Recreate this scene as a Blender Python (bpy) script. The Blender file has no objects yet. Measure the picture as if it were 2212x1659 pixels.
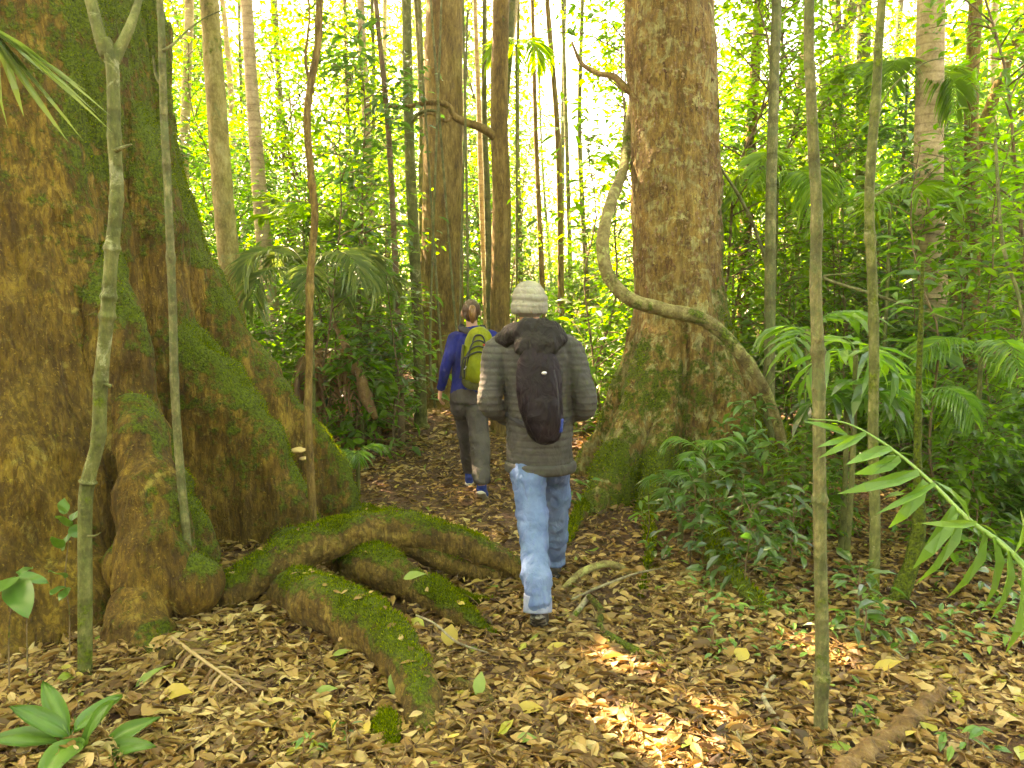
import bpy, math, random
import numpy as np
from mathutils import Vector
R = math.radians
rng = np.random.default_rng(11)
random.seed(11)
SC = bpy.context.scene
COL = SC.collection

# ------------------------------------------------------------------ camera
CAMH, PITCH, F = 1.75, R(6.7), 1737.0        # F in pixels of a 2212-wide picture
cam_d = bpy.data.cameras.new('camera'); cam = bpy.data.objects.new('camera', cam_d); COL.objects.link(cam)
cam.location = (0, 0, CAMH); cam.rotation_euler = (R(90)-PITCH, 0, 0)
cam_d.sensor_width = 36; cam_d.lens = 36*F/2212; cam_d.clip_end = 1500; cam_d.clip_start = 0.05
SC.camera = cam
cp, sp = math.cos(PITCH), math.sin(PITCH)

def ray(ox, oy):
    a, b = (ox-1106)/F, -(oy-829.5)/F
    return np.array([a, cp+b*sp, -sp+b*cp])
def P(ox, oy, Y):
    d = ray(ox, oy); return np.array([0, 0, CAMH]) + d*(Y/d[1])
def gh(x, y):
    x = np.asarray(x, float); y = np.asarray(y, float)
    z = 0.030*np.sin(1.3*x+0.7*y+1)+0.022*np.sin(2.9*x-1.9*y)+0.012*np.sin(6.1*x+4.3*y+2)
    z = z*np.clip((y-1.0)/3, 0.3, 1)
    z = z + 0.16*np.exp(-(((x+3.0)/1.8)**2+((y-5.6)/1.7)**2))+0.09*np.exp(-(((x-1.5)/1.3)**2+((y-7.0)/1.2)**2))
    return z
def G(ox, oy, up=0.0):
    d = ray(ox, oy); t = -CAMH/d[2]
    for _ in range(6):
        p = np.array([0, 0, CAMH])+d*t
        t = (float(gh(p[0], p[1]))+up-CAMH)/d[2]
    return np.array([0, 0, CAMH])+d*t
def proj(p):
    x, y, z = p[..., 0], p[..., 1], p[..., 2]-CAMH
    dep = y*cp-z*sp; up = y*sp+z*cp
    return 1106+F*x/dep, 829.5-F*up/dep

SUN = np.array([-0.46, 0.46, 0.76]); SUN /= np.linalg.norm(SUN)

# ------------------------------------------------------------------ noise
def _h(ix, iy, iz, s):
    n = (ix*374761393 + iy*668265263 + iz*2147483647 + s*974711) & 0xffffffff
    n = ((n ^ (n >> 13))*1274126177) & 0xffffffff
    n = ((n ^ (n >> 16))*2246822519) & 0xffffffff
    return ((n ^ (n >> 15)) & 0xffff)/32767.5-1
def vn(p, s=0):
    p = np.asarray(p, float); i = np.floor(p).astype(np.int64); f = p-i; f = f*f*(3-2*f)
    x, y, z = i[:, 0], i[:, 1], i[:, 2]; fx, fy, fz = f[:, 0], f[:, 1], f[:, 2]
    def L(a, b, t): return a+(b-a)*t
    return L(L(L(_h(x,y,z,s),_h(x+1,y,z,s),fx), L(_h(x,y+1,z,s),_h(x+1,y+1,z,s),fx), fy),
             L(L(_h(x,y,z+1,s),_h(x+1,y,z+1,s),fx), L(_h(x,y+1,z+1,s),_h(x+1,y+1,z+1,s),fx), fy), fz)
def fbm(p, s=0, o=3):
    r = 0; a = 1; p = np.asarray(p, float)
    for k in range(o): r = r+a*vn(p*(2**k)+k*17.3, s+k); a *= .5
    return r/1.75

# ------------------------------------------------------------------ mesh building
def mk(name, V, Fs, mat, parent=None, attrs=None, smooth=True, local=False):
    V = np.asarray(V, np.float32)
    if parent is not None and not local: V = V-np.array(parent.location, np.float32)
    if not isinstance(Fs, (list, tuple)): Fs = [Fs]
    Fs = [np.asarray(f, np.int32) for f in Fs if len(f)]
    me = bpy.data.meshes.new(name); me.vertices.add(len(V)); me.vertices.foreach_set('co', V.ravel())
    nl = sum(f.size for f in Fs); nf = sum(len(f) for f in Fs)
    me.loops.add(nl); me.loops.foreach_set('vertex_index', np.concatenate([f.ravel() for f in Fs]))
    me.polygons.add(nf)
    tot = np.concatenate([np.full(len(f), f.shape[1], np.int32) for f in Fs])
    me.polygons.foreach_set('loop_start', np.concatenate([[0], np.cumsum(tot)[:-1]]).astype(np.int32))
    me.polygons.foreach_set('loop_total', tot)
    me.polygons.foreach_set('use_smooth', np.full(nf, smooth))
    me.update(calc_edges=True)
    for k, a in (attrs or {}).items():
        at = me.attributes.new(k, 'FLOAT', 'POINT'); at.data.foreach_set('value', np.asarray(a, np.float32))
    me.materials.append(mat)
    o = bpy.data.objects.new(name, me); COL.objects.link(o)
    if parent is not None: o.parent = parent
    return o
def thing(name, label, cat, loc=(0, 0, 0), group=None, kind=None):
    o = bpy.data.objects.new(name, None); COL.objects.link(o); o.location = [float(c) for c in loc]; o.empty_display_size = .1
    return tag(o, label, cat, group, kind)
def tag(o, label=None, cat=None, group=None, kind=None):
    if label: o['label'] = label
    if cat: o['category'] = cat
    if group: o['group'] = group
    if kind: o['kind'] = kind
    return o
def dup(root, loc, rz=0, s=1.0, label=None, tilt=(0, 0)):
    r = root.copy(); COL.objects.link(r); r.location = loc; r.rotation_euler = (tilt[0], tilt[1], rz); r.scale = (s, s, s)
    if label: r['label'] = label
    for c in list(root.children):
        d = c.copy(); COL.objects.link(d); d.parent = r
    return r

def cat(parts):   # join (V, tris/quads list) parts
    Vs, Fa, Fb, off = [], [], [], 0
    for V, Fl in parts:
        Vs.append(V)
        for f in Fl:
            if len(f): (Fa if f.shape[1] == 4 else Fb).append(np.asarray(f)+off)
        off += len(V)
    out = []
    if Fa: out.append(np.concatenate(Fa))
    if Fb: out.append(np.concatenate(Fb))
    return np.concatenate(Vs), out

def spline(pts, n):
    """Catmull-Rom through rows of pts (any number of columns)."""
    p = np.asarray(pts, float)
    if len(p) < 3:
        t = np.linspace(0, 1, n)[:, None]; return p[0]*(1-t)+p[-1]*t
    q = np.vstack([2*p[0]-p[1], p, 2*p[-1]-p[-2]])
    ts = np.linspace(0, len(p)-1-1e-9, n); i = ts.astype(int); t = (ts-i)[:, None]
    a, b, c, d = q[i], q[i+1], q[i+2], q[i+3]
    return .5*((2*b)+(-a+c)*t+(2*a-5*b+4*c-d)*t*t+(-a+3*b-3*c+d)*t**3)

def tube(pts, rad, seg=10, n=None, ref=None, caps=True, rough=0, rs=0, fine=30):
    """tube along pts; rad scalar / per point / per point pair (side, front)."""
    p = np.asarray(pts, float); r = np.asarray(rad, float)
    if r.ndim == 0: r = np.full(len(p), float(r))
    if r.ndim == 1: r = np.stack([r, r], 1)
    q = np.hstack([p, r])
    if n: q = spline(q, n)
    p, r = q[:, :3], q[:, 3:]
    T = np.gradient(p, axis=0); T /= np.linalg.norm(T, axis=1)[:, None]+1e-12
    U = np.zeros_like(T)
    if ref is not None:
        ref = np.asarray(ref, float)
        U = np.cross(ref, T); U /= np.linalg.norm(U, axis=1)[:, None]+1e-9   # side
    else:
        a = np.array([0, 1, 0.]) if abs(T[0][1]) < .8 else np.array([1, 0, 0.])
        u = np.cross(a, T[0]); u /= np.linalg.norm(u)
        for i in range(len(p)):
            u = u-T[i]*np.dot(u, T[i]); u /= np.linalg.norm(u); U[i] = u
    W = np.cross(T, U)
    th = np.linspace(0, 2*math.pi, seg, endpoint=False)
    V = p[:, None]+r[:, 0][:, None, None]*U[:, None]*np.cos(th)[None, :, None]+r[:, 1][:, None, None]*W[:, None]*np.sin(th)[None, :, None]
    if rough:
        flat = V.reshape(-1, 3); d = flat-np.repeat(p, seg, 0)
        V = (np.repeat(p, seg, 0)+d*(1+rough*fbm(flat*fine, rs))[:, None]).reshape(V.shape)
    m = len(p); V = V.reshape(-1, 3)
    i = np.arange(m-1)[:, None]*seg; j = np.arange(seg)[None]; k = (j+1) % seg
    Q = np.stack([i+j, i+k, i+seg+k, i+seg+j], -1).reshape(-1, 4)
    Fs = [Q]
    if caps:
        V = np.vstack([V, p[0], p[-1]]); a, b = m*seg, m*seg+1; j = np.arange(seg); k = (j+1) % seg
        Fs.append(np.vstack([np.stack([k, j, np.full(seg, a)], 1), np.stack([(m-1)*seg+j, (m-1)*seg+k, np.full(seg, b)], 1)]))
    return V, Fs
def ell(c, r, seg=20, rings=12, rot=None):
    ph = np.linspace(0, math.pi, rings+1); th = np.linspace(0, 2*math.pi, seg, endpoint=False)
    V = [[0, 0, 1]]
    for a in ph[1:-1]:
        for t in th: V.append([math.sin(a)*math.cos(t), math.sin(a)*math.sin(t), math.cos(a)])
    V.append([0, 0, -1]); V = np.array(V)*np.asarray(r, float)
    if rot is not None: V = V@np.asarray(rot).T
    V = V+np.asarray(c, float)
    j = np.arange(seg); k = (j+1) % seg
    Q = np.concatenate([np.stack([1+i*seg+j, 1+(i+1)*seg+j, 1+(i+1)*seg+k, 1+i*seg+k], 1) for i in range(rings-2)])
    last = len(V)-1; b = 1+(rings-2)*seg
    Tt = np.vstack([np.stack([np.zeros(seg, int), 1+j, 1+k], 1), np.stack([b+k, b+j, np.full(seg, last)], 1)])
    return V, [Q, Tt]
def rotx(a): c, s = math.cos(a), math.sin(a); return np.array([[1, 0, 0], [0, c, -s], [0, s, c]])
def rotz(a): c, s = math.cos(a), math.sin(a); return np.array([[c, -s, 0], [s, c, 0], [0, 0, 1]])

def solid(parts, voxel, smooth=4, fac=.5):
    """union of closed shapes as one continuous surface; returns verts, faces, normals."""
    V, Fs = cat(parts)
    o = mk('tmp', V, Fs, MATS['tmp'])
    m = o.modifiers.new('r', 'REMESH'); m.mode = 'VOXEL'; m.voxel_size = voxel
    if smooth:
        s = o.modifiers.new('s', 'SMOOTH'); s.iterations = smooth; s.factor = fac
    dg = bpy.context.evaluated_depsgraph_get(); me = bpy.data.meshes.new_from_object(o.evaluated_get(dg))
    n = len(me.vertices); v = np.empty(n*3, np.float32); me.vertices.foreach_get('co', v)
    nn = np.empty(n*3, np.float32); me.vertices.foreach_get('normal', nn)
    f = np.empty(len(me.loops), np.int32); me.loops.foreach_get('vertex_index', f)
    t = np.empty(len(me.polygons), np.int32); me.polygons.foreach_get('loop_total', t)
    st = np.empty(len(me.polygons), np.int32); me.polygons.foreach_get('loop_start', st)
    Q = f[(st[t == 4][:, None]+np.arange(4)[None])]; Tt = f[(st[t == 3][:, None]+np.arange(3)[None])]
    old = o.data; bpy.data.objects.remove(o); bpy.data.meshes.remove(old); bpy.data.meshes.remove(me)
    return v.reshape(-1, 3).astype(float), [Q, Tt], nn.reshape(-1, 3).astype(float)

# ------------------------------------------------------------------ materials
MATS = {}
class NT:
    def __init__(s, name):
        s.m = bpy.data.materials.new(name); s.m.use_nodes = True; s.t = s.m.node_tree; s.t.nodes.clear(); MATS[name] = s.m
    def n(s, ty, ins=None, out=0, **pr):
        nd = s.t.nodes.new('ShaderNode'+ty)
        for k, v in pr.items(): setattr(nd, k, v)
        for k, v in (ins or {}).items():
            so = nd.inputs[k]
            if isinstance(v, bpy.types.NodeSocket): s.t.links.new(v, so)
            else: so.default_value = (tuple(v)+(1,) if isinstance(v, (tuple, list)) and len(v) == 3 and so.type == 'RGBA' else v)
        return nd.outputs[out] if len(nd.outputs) > out else None
    def ramp(s, f, stops, interp='LINEAR'):
        nd = s.t.nodes.new('ShaderNodeValToRGB'); s.t.links.new(f, nd.inputs[0]); cr = nd.color_ramp; cr.interpolation = interp
        while len(cr.elements) < len(stops): cr.elements.new(.5)
        for e, (p, c) in zip(cr.elements, stops):
            e.position = p; e.color = tuple(c)+(1,) if not np.isscalar(c) else (c, c, c, 1)
        return nd.outputs[0]
    def mix(s, f, a, b):
        nd = s.t.nodes.new('ShaderNodeMix'); nd.data_type = 'RGBA'
        for so, v in ((nd.inputs[0], f), (nd.inputs[6], a), (nd.inputs[7], b)):
            if isinstance(v, bpy.types.NodeSocket): s.t.links.new(v, so)
            else: so.default_value = tuple(v)+(1,) if isinstance(v, (tuple, list)) else v
        return nd.outputs[2]
    def math(s, op, a, b=0.0, clamp=False):
        return s.n('Math', {0: a, 1: b}, operation=op, use_clamp=clamp)
    def coord(s, scale=(1, 1, 1)):
        return s.n('Mapping', {'Vector': s.n('TexCoord', out=3), 'Scale': scale})
    def noise(s, vec, scale, detail=4, rough=.55, dist=0):
        return s.n('TexNoise', {'Vector': vec, 'Scale': scale, 'Detail': detail, 'Roughness': rough, 'Distortion': dist})
    def out(s, sh): s.n('OutputMaterial', {'Surface': sh}); return s.m
    def attr(s, name): return s.n('Attribute', out=2, attribute_name=name)
def mult(c, k): return tuple(x*k for x in c)

bpy.data.materials.new("tmp")
MATS['tmp'] = bpy.data.materials['tmp']

def bark(name, c_dark, c_mid, c_light, lichen=None, lich_amt=.5, zst=.35, scale=6, bump=.5, moss=True, mossc=((.026, .044, .003), (.13, .19, .006)), rings=0, flake=None, rough=.8, mossn=0.0, streak=0.0, big=0.0):
  return _bark(name, c_dark, c_mid, c_light, lichen, lich_amt, zst, scale, bump, moss, mossc, rings, flake, rough, mossn, streak, big)
def _bark(name, c_dark, c_mid, c_light, lichen=None, lich_amt=.5, zst=.35, scale=6, bump=.5, moss=True, mossc=((.035, .062, .006), (.12, .19, .012)), rings=0, flake=None, rough=.8, mossn=0.0, streak=0.0, big=0.0):
    t = NT(name); v = t.coord((1, 1, zst)); vi = t.coord((1, 1, 1))
    n1 = t.noise(v, scale, 6, .65, .4); n2 = t.noise(vi, scale*.28, 3); n3 = t.noise(v, scale*6, 4, .7)
    f = t.math('ADD', t.math('MULTIPLY', n1, .65), t.math('MULTIPLY', n3, .35))
    col = t.ramp(f, [(.32, c_dark), (.5, c_mid), (.66, c_light)])
    if flake:
        m = t.ramp(t.noise(v, scale*2.2, 5, .7, .3), [(.57, 0.0), (.61, 1.0)]); m = t.math('MULTIPLY', m, t.ramp(n2, [(.42, 0.0), (.55, 1.0)]))
        col = t.mix(m, col, flake)
    if lichen:
        m = t.ramp(t.noise(vi, scale*.9, 6, .7, .6), [(lich_amt, 0.0), (lich_amt+.07, 1.0)]); col = t.mix(t.math('MULTIPLY', m, .8), col, lichen)
    if big:
        bm = t.ramp(t.noise(vi, 1.3, 4, .6, .5), [(.42, 0.0), (.60, 1.0)]); col = t.mix(t.math('MULTIPLY', bm, big), col, mult(c_mid, .34))
    h = f
    if streak:
        s1 = t.noise(t.coord((1, 1, .22)), 34, 5, .75, .5); s2 = t.noise(vi, 55, 4, .7)
        sm = t.ramp(s1, [(.44, 1.0), (.56, 0.0)]); col = t.mix(t.math('MULTIPLY', sm, streak), col, mult(c_dark, .7)); h = t.math('ADD', h, t.math('ADD', t.math('MULTIPLY', s1, .9), t.math('MULTIPLY', s2, .35)))
        sp_ = t.ramp(s2, [(.60, 0.0), (.68, 1.0)]); col = t.mix(t.math('MULTIPLY', sp_, streak*.8), col, mult(c_light, 1.25))
    if rings:
        w = t.n('TexWave', {'Vector': t.coord((.02, .02, 1)), 'Scale': rings, 'Distortion': 9, 'Detail': 3, 'Detail Scale': .6}, wave_type='BANDS', bands_direction='Z')
        rm = t.ramp(w, [(.88, 0.0), (.97, 1.0)]); col = t.mix(t.math('MULTIPLY', rm, .35), col, c_dark); h = t.math('ADD', h, t.math('MULTIPLY', rm, -.3))
    if moss:
        a = t.attr('moss'); nm = t.noise(vi, 14, 5, .7)
        a2 = t.math('ADD', a, t.math('MULTIPLY', t.math('SUBTRACT', nm, .5), 1.6))
        if mossn: a2 = t.math('ADD', a2, t.math('MULTIPLY', t.math('SUBTRACT', n2, .5), mossn))
        mm = t.ramp(a2, [(.42, 0.0), (.62, 1.0)])
        mc = t.ramp(t.noise(vi, 60, 4, .7), [(.35, mossc[0]), (.68, mossc[1])])
        col = t.mix(mm, col, mc); h = t.math('ADD', h, t.math('MULTIPLY', t.math('MULTIPLY', mm, t.noise(vi, 90, 2)), 1.0))
    b = t.n('Bump', {'Height': h, 'Strength': bump, 'Distance': .03})
    return t.out(t.n('BsdfPrincipled', {'Base Color': col, 'Roughness': rough, 'Normal': b, 'Specular IOR Level': .3}))

def leafmat(name, stops, trans=.45, rough=.4, tc=1.7, spec=.5, ty=(1.25, 1.15, .45)):
    t = NT(name); a = t.attr('rnd'); col = t.ramp(a, stops)
    nz = t.noise(t.coord(), 25, 2); col = t.mix(t.math('MULTIPLY', nz, .35), col, t.mix(.5, col, (.01, .02, .004)))
    tcol = t.n('Mix', {6: col, 7: ty}, out=2, data_type='RGBA', blend_type='MULTIPLY'); t.t.nodes[-1].inputs[0].default_value = 1
    tcol = t.n('VectorMath', {0: tcol, 1: (tc, tc, tc)}, operation='MULTIPLY')
    bs = t.n('BsdfPrincipled', {'Base Color': col, 'Roughness': rough, 'Specular IOR Level': spec})
    tr = t.n('BsdfTranslucent', {'Color': tcol})
    return t.out(t.n('MixShader', {0: trans, 1: bs, 2: tr}))

def cloth(name, c1, c2, scale=8, rough=.9, bump=.3, bs=14, extra=None):
    t = NT(name); v = t.coord(); n = t.noise(v, scale, 5, .6); col = t.ramp(n, [(.35, c1), (.65, c2)])
    if extra: col = extra(t, v, col)
    fold = t.noise(t.coord((1, 1, .6)), bs, 3, .5, 1.0)
    fine = t.noise(v, 420, 2)
    b = t.n('Bump', {'Height': t.math('ADD', fold, t.math('MULTIPLY', fine, .04)), 'Strength': bump, 'Distance': .03})
    return t.out(t.n('BsdfPrincipled', {'Base Color': col, 'Roughness': rough, 'Normal': b, 'Specular IOR Level': .2}))
def plain(name, c, rough=.6, metal=0):
    t = NT(name); n = t.noise(t.coord(), 30, 3); col = t.mix(t.math('MULTIPLY', n, .4), c, mult(c, .6))
    return t.out(t.n('BsdfPrincipled', {'Base Color': col, 'Roughness': rough, 'Metallic': metal}))

bark('bark_giant', (.04, .019, .003), (.20, .115, .014), (.38, .25, .042), lichen=(.40, .32, .075), lich_amt=.60, scale=6, bump=1.0, zst=.3, streak=.60, big=.45)
bark('bark_fig', (.05, .028, .006), (.27, .160, .036), (.44, .315, .10), lichen=(.42, .40, .16), lich_amt=.51, scale=10, bump=1.0, flake=(.085, .030, .010), zst=.35, streak=.45, big=.35)
bark('bark_brown', (.04, .024, .007), (.22, .140, .036), (.37, .26, .085), scale=7, bump=.8, zst=.3, streak=.45)
bark('bark_pale', (.045, .045, .015), (.15, .15, .055), (.30, .28, .12), lichen=(.10, .13, .045), lich_amt=.50, scale=12, bump=.6, zst=.6, rings=1.1, mossn=1.6, streak=.35, big=0)
bark('bark_green', (.035, .045, .010), (.125, .14, .04), (.24, .24, .085), lichen=(.36, .37, .20), lich_amt=.58, scale=9, bump=.45, zst=.6, rings=1.2, mossn=1.2, streak=.3)
bark('bark_ringed', (.15, .11, .06), (.42, .31, .17), (.58, .46, .28), lichen=(.30, .28, .16), lich_amt=.62, scale=8, bump=.4, zst=1, rings=3.2, mossn=.5)
bark('bark_tan', (.09, .075, .02), (.30, .245, .075), (.47, .41, .17), lichen=(.20, .22, .07), lich_amt=.56, scale=9, bump=.4, zst=.6, mossn=.8, streak=.25)
bark('bark_twig', (.05, .035, .02), (.15, .10, .05), (.28, .20, .11), scale=14, bump=.4, zst=.5)
bark('bark_liana', (.05, .032, .010), (.19, .15, .055), (.36, .33, .12), lichen=(.36, .40, .13), lich_amt=.56, scale=10, bump=.9, zst=1)
bark('bark_stick', (.08, .065, .04), (.25, .21, .13), (.42, .37, .25), lichen=(.2, .25, .12), lich_amt=.56, scale=20, bump=.5, zst=1)
bark('bark_dead', (.05, .028, .010), (.17, .095, .035), (.30, .20, .09), scale=12, bump=.8, zst=1, lichen=(.4, .36, .28), lich_amt=.62)
bark('moss_root', (.035, .02, .004), (.19, .115, .022), (.36, .25, .06), scale=7, bump=1.0, zst=1, streak=.6, big=.5)

leafmat('leaf_mid', [(0, (.035, .09, .010)), (.5, (.07, .16, .012)), (.85, (.13, .23, .015)), (1, (.20, .26, .02))], tc=3.2, trans=.52, ty=(.95, 1.15, .4))
leafmat('leaf_yellow', [(0, (.05, .13, .008)), (.5, (.10, .20, .010)), (1, (.20, .27, .02))], trans=.58, tc=3.2)
leafmat('leaf_dark', [(0, (.025, .075, .018)), (.6, (.05, .13, .022)), (1, (.09, .18, .02))], trans=.42, rough=.28, tc=3.0, spec=1.0, ty=(.9, 1.15, .5))
leafmat('leaf_fresh', [(0, (.06, .16, .012)), (.6, (.11, .25, .02)), (1, (.2, .36, .03))], trans=.45, rough=.4, tc=1.8)
leafmat('leaf_palm', [(0, (.035, .12, .02)), (.6, (.065, .17, .03)), (1, (.14, .27, .025))], trans=.48, rough=.33, tc=3.0, spec=.8)
leafmat('leaf_pale', [(0, (.06, .13, .05)), (.6, (.13, .21, .08)), (1, (.24, .31, .12))], trans=.4, rough=.35, tc=1.8, spec=.6)
leafmat('leaf_seed', [(0, (.045, .15, .025)), (.6, (.08, .21, .035)), (1, (.14, .29, .05))], trans=.25, rough=.4, tc=1.4)
leafmat('litter', [(0, (.048, .021, .006)), (.2, (.13, .064, .016)), (.42, (.28, .160, .042)), (.65, (.42, .270, .088)), (.85, (.53, .40, .18)), (.95, (.50, .38, .07)), (.975, (.30, .34, .05)), (1, (.14, .24, .03))], trans=.2, rough=.55, tc=1.0, ty=(1.1, .9, .6))
leafmat('deadfrond', [(0, (.16, .08, .035)), (.6, (.36, .22, .10)), (1, (.5, .35, .17))], trans=.15, rough=.6, tc=1)
leafmat('leaf_fall_yellow', [(0, (.36, .26, .04)), (1, (.46, .36, .07))], trans=.25, rough=.5, tc=1.2)
leafmat('leaf_fall_green', [(0, (.11, .20, .03)), (1, (.20, .29, .06))], trans=.25, rough=.45, tc=1.4)
leafmat('moss_tuft', [(0, (.020, .048, .002)), (.5, (.090, .138, .005)), (1, (.22, .29, .009))], trans=.4, rough=.8, tc=1.8, spec=.1)
plain('skin', (.55, .28, .18), .5); plain('rubber', (.02, .02, .022), .7); plain('sole', (.55, .52, .42), .7)
plain('strap', (.025, .025, .028), .8); plain('buckle', (.5, .5, .52), .35, .8); plain('badge', (.5, .03, .02), .5); plain('piping', (.3, .3, .3), .5)
plain('eye', (.3, .3, .28), .2); plain('fungus', (.55, .38, .15), .7)
def stripes(t, v, col):
    w = t.n('TexWave', {'Vector': v, 'Scale': 8.0, 'Distortion': 1.6, 'Detail': 2}, wave_type='BANDS', bands_direction='Z')
    return t.mix(t.math('MULTIPLY', t.math('MULTIPLY', t.ramp(w, [(0, 1.0), (.34, 0.0)]), t.ramp(t.noise(v, 5, 2), [(.35, .4), (.55, 1.0)])), .9), col, (.045, .04, .036))
cloth('puffer', (.040, .041, .034), (.075, .076, .064), 5, .7, .5, 18, stripes)
cloth('hood_cloth', (.007, .006, .0055), (.022, .019, .017), 5, .65, .9, 16)
cloth('pack_dark', (.0045, .0025, .0035), (.013, .0075, .010), 7, .6, .9, 14)
def wash(t, v, col):
    m = t.ramp(t.noise(t.coord((1, 1, .25)), 7, 4), [(.45, 0.0), (.7, 1.0)])
    return t.mix(t.math('MULTIPLY', m, .2), col, (.24, .33, .48))
cloth('denim', (.060, .115, .23), (.10, .175, .31), 9, .85, .9, 13, wash)
def knit(t, v, col):
    w = t.n('TexWave', {'Vector': v, 'Scale': 60, 'Distortion': .5}, wave_type='BANDS', bands_direction='X')
    return t.mix(t.math('MULTIPLY', w, .12), col, (.35, .32, .22))
cloth('beanie_wool', (.20, .195, .15), (.29, .28, .22), 10, .95, .4, 26, knit)
cloth('fleece_blue', (.009, .014, .105), (.015, .028, .20), 6, .85, .7, 14)
cloth('trousers', (.050, .045, .040), (.085, .078, .066), 6, .85, .8, 12)
cloth('pack_lime', (.11, .14, .005), (.20, .23, .008), 8, .6, .4, 16)
cloth('pack_olive', (.05, .055, .02), (.10, .11, .03), 8, .7, .4, 16)
cloth('shoe_blue', (.01, .03, .15), (.03, .08, .32), 20, .6, .3, 30)
cloth('shoe_dark', (.02, .02, .02), (.08, .075, .06), 20, .6, .3, 30)
t = NT('hair'); n = t.noise(t.coord((60, 60, 4)), 3, 4); 
t.out(t.n('BsdfPrincipled', {'Base Color': t.ramp(n, [(.3, (.02, .008, .003)), (.6, (.08, .033, .010)), (.8, (.18, .08, .025))]), 'Roughness': .45, 'Normal': t.n('Bump', {'Height': n, 'Strength': .6, 'Distance': .01})}))
t = NT('hair_sunlit'); n = t.noise(t.coord((60, 60, 4)), 3, 4)
t.out(t.n('BsdfPrincipled', {'Base Color': t.ramp(n, [(.3, (.09, .035, .010)), (.6, (.22, .10, .028)), (.8, (.36, .19, .06))]), 'Roughness': .4}))  # sunlight on the ponytail put into a lighter hair colour
t = NT('soil'); v = t.coord()
n = t.noise(v, 3.0, 6, .7); n2 = t.noise(v, 38, 6, .75, .6)
col = t.ramp(t.math('ADD', t.math('MULTIPLY', n, .4), t.math('MULTIPLY', n2, .6)), [(.33, (.03, .012, .006)), (.5, (.10, .045, .018)), (.62, (.22, .12, .045)), (.74, (.36, .24, .10))])
vo = t.n('TexVoronoi', {'Vector': v, 'Scale': 22})
t.out(t.n('BsdfPrincipled', {'Base Color': col, 'Roughness': .9, 'Normal': t.n('Bump', {'Height': t.math('ADD', n2, vo), 'Strength': 1, 'Distance': .03})}))

# ------------------------------------------------------------------ leaves
# template: x = width, y = length (0..1), z = up.
LEAF8 = (np.array([[0, 0, 0], [-.5, .33, .07], [0, .33, 0], [.5, .33, .07], [-.42, .68, .02], [0, .68, -.05], [.42, .68, .02], [0, 1, -.16]], float),
         np.array([[0, 2, 1], [0, 3, 2], [1, 2, 5], [1, 5, 4], [2, 3, 6], [2, 6, 5], [4, 5, 7], [5, 6, 7]]))
LEAF4 = (np.array([[0, 0, 0], [-.5, .5, .08], [.5, .5, .08], [0, 1, -.1]], float), np.array([[0, 2, 1], [1, 2, 3]]))
BLADE = (np.array([[-.25, 0, 0], [.25, 0, 0], [-.5, .35, .02], [.5, .35, .02], [0, .35, -.05], [-.35, .72, -.12], [.35, .72, -.12], [0, 1, -.32]], float),
         np.array([[0, 1, 4], [0, 4, 2], [1, 3, 4], [2, 4, 5], [4, 3, 6], [4, 6, 5], [5, 6, 7]]))
def curl(cx, cz, tw):
    """a dry leaf, rolled across by cx and along by cz"""
    ys = np.array([0, .10, .32, .60, .84, 1]); ws = np.array([.02, .24, .48, .46, .20, .01]); V = []
    for y, w in zip(ys, ws):
        for s in (-1, 0, 1):
            x = s*w*math.cos(cx*.8*abs(s)); z = abs(s)*w*math.sin(cx)*.30+cz*.5*(y-.5)**2
            a = tw*(y-.5); V.append([x*math.cos(a)-z*math.sin(a), y, x*math.sin(a)+z*math.cos(a)])
    q = []
    for i in range(5):
        for j in (0, 1):
            a = i*3+j; q += [[a, a+1, a+4], [a, a+4, a+3]]
    return np.array(V), np.array(q)
def place(tpl, pos, d, nrm, L, Wd):
    """copies of a leaf template; d = leaf direction, nrm = approximate face normal"""
    V, Tt = tpl; n = len(pos)
    d = d/(np.linalg.norm(d, axis=1)[:, None]+1e-9); x = np.cross(d, nrm); x /= np.linalg.norm(x, axis=1)[:, None]+1e-9; z = np.cross(x, d)
    L = np.broadcast_to(L, n)[:, None, None]; Wd = np.broadcast_to(Wd, n)[:, None, None]
    out = pos[:, None]+V[None, :, 0:1]*Wd*x[:, None]+V[None, :, 1:2]*L*d[:, None]+V[None, :, 2:3]*L*z[:, None]
    Fo = Tt[None]+(np.arange(n)*len(V))[:, None, None]
    return out.reshape(-1, 3), Fo.reshape(-1, 3)
def rep(a, tpl): return np.repeat(a, len(tpl[0]))
def rdir(n, r=rng): v = r.normal(size=(n, 3)); return v/np.linalg.norm(v, axis=1)[:, None]

# ------------------------------------------------------------------ world, sun
elev = math.asin(SUN[2]); azi = math.atan2(SUN[0], SUN[1])
w = bpy.data.worlds.new('World'); SC.world = w; w.use_nodes = True; nt = w.node_tree
sky = nt.nodes.new('ShaderNodeTexSky'); sky.sky_type = 'NISHITA'; sky.sun_disc = False; sky.sun_elevation = elev; sky.sun_rotation = azi
sky.dust_density = 3.0; sky.air_density = 1.0; sky.ozone_density = .6
bg = nt.nodes['Background']; nt.links.new(sky.outputs[0], bg.inputs[0]); bg.inputs[1].default_value = 0.15
ld = bpy.data.lights.new('sun', 'SUN'); ld.energy = 5; ld.angle = R(.53); ld.color = (1, .93, .80)
lo = bpy.data.objects.new('sun', ld); COL.objects.link(lo); lo.rotation_euler = Vector(SUN).to_track_quat('Z', 'Y').to_euler()
SC.view_settings.view_transform = 'Standard'; SC.view_settings.look = 'None'; SC.view_settings.exposure = 3.9; SC.view_settings.gamma = 1
SC.view_settings.use_curve_mapping = False
SC.view_settings.use_white_balance = True; SC.view_settings.white_balance_temperature = 10600; SC.view_settings.white_balance_tint = 27   # the camera's warm daylight-shade balance
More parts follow.
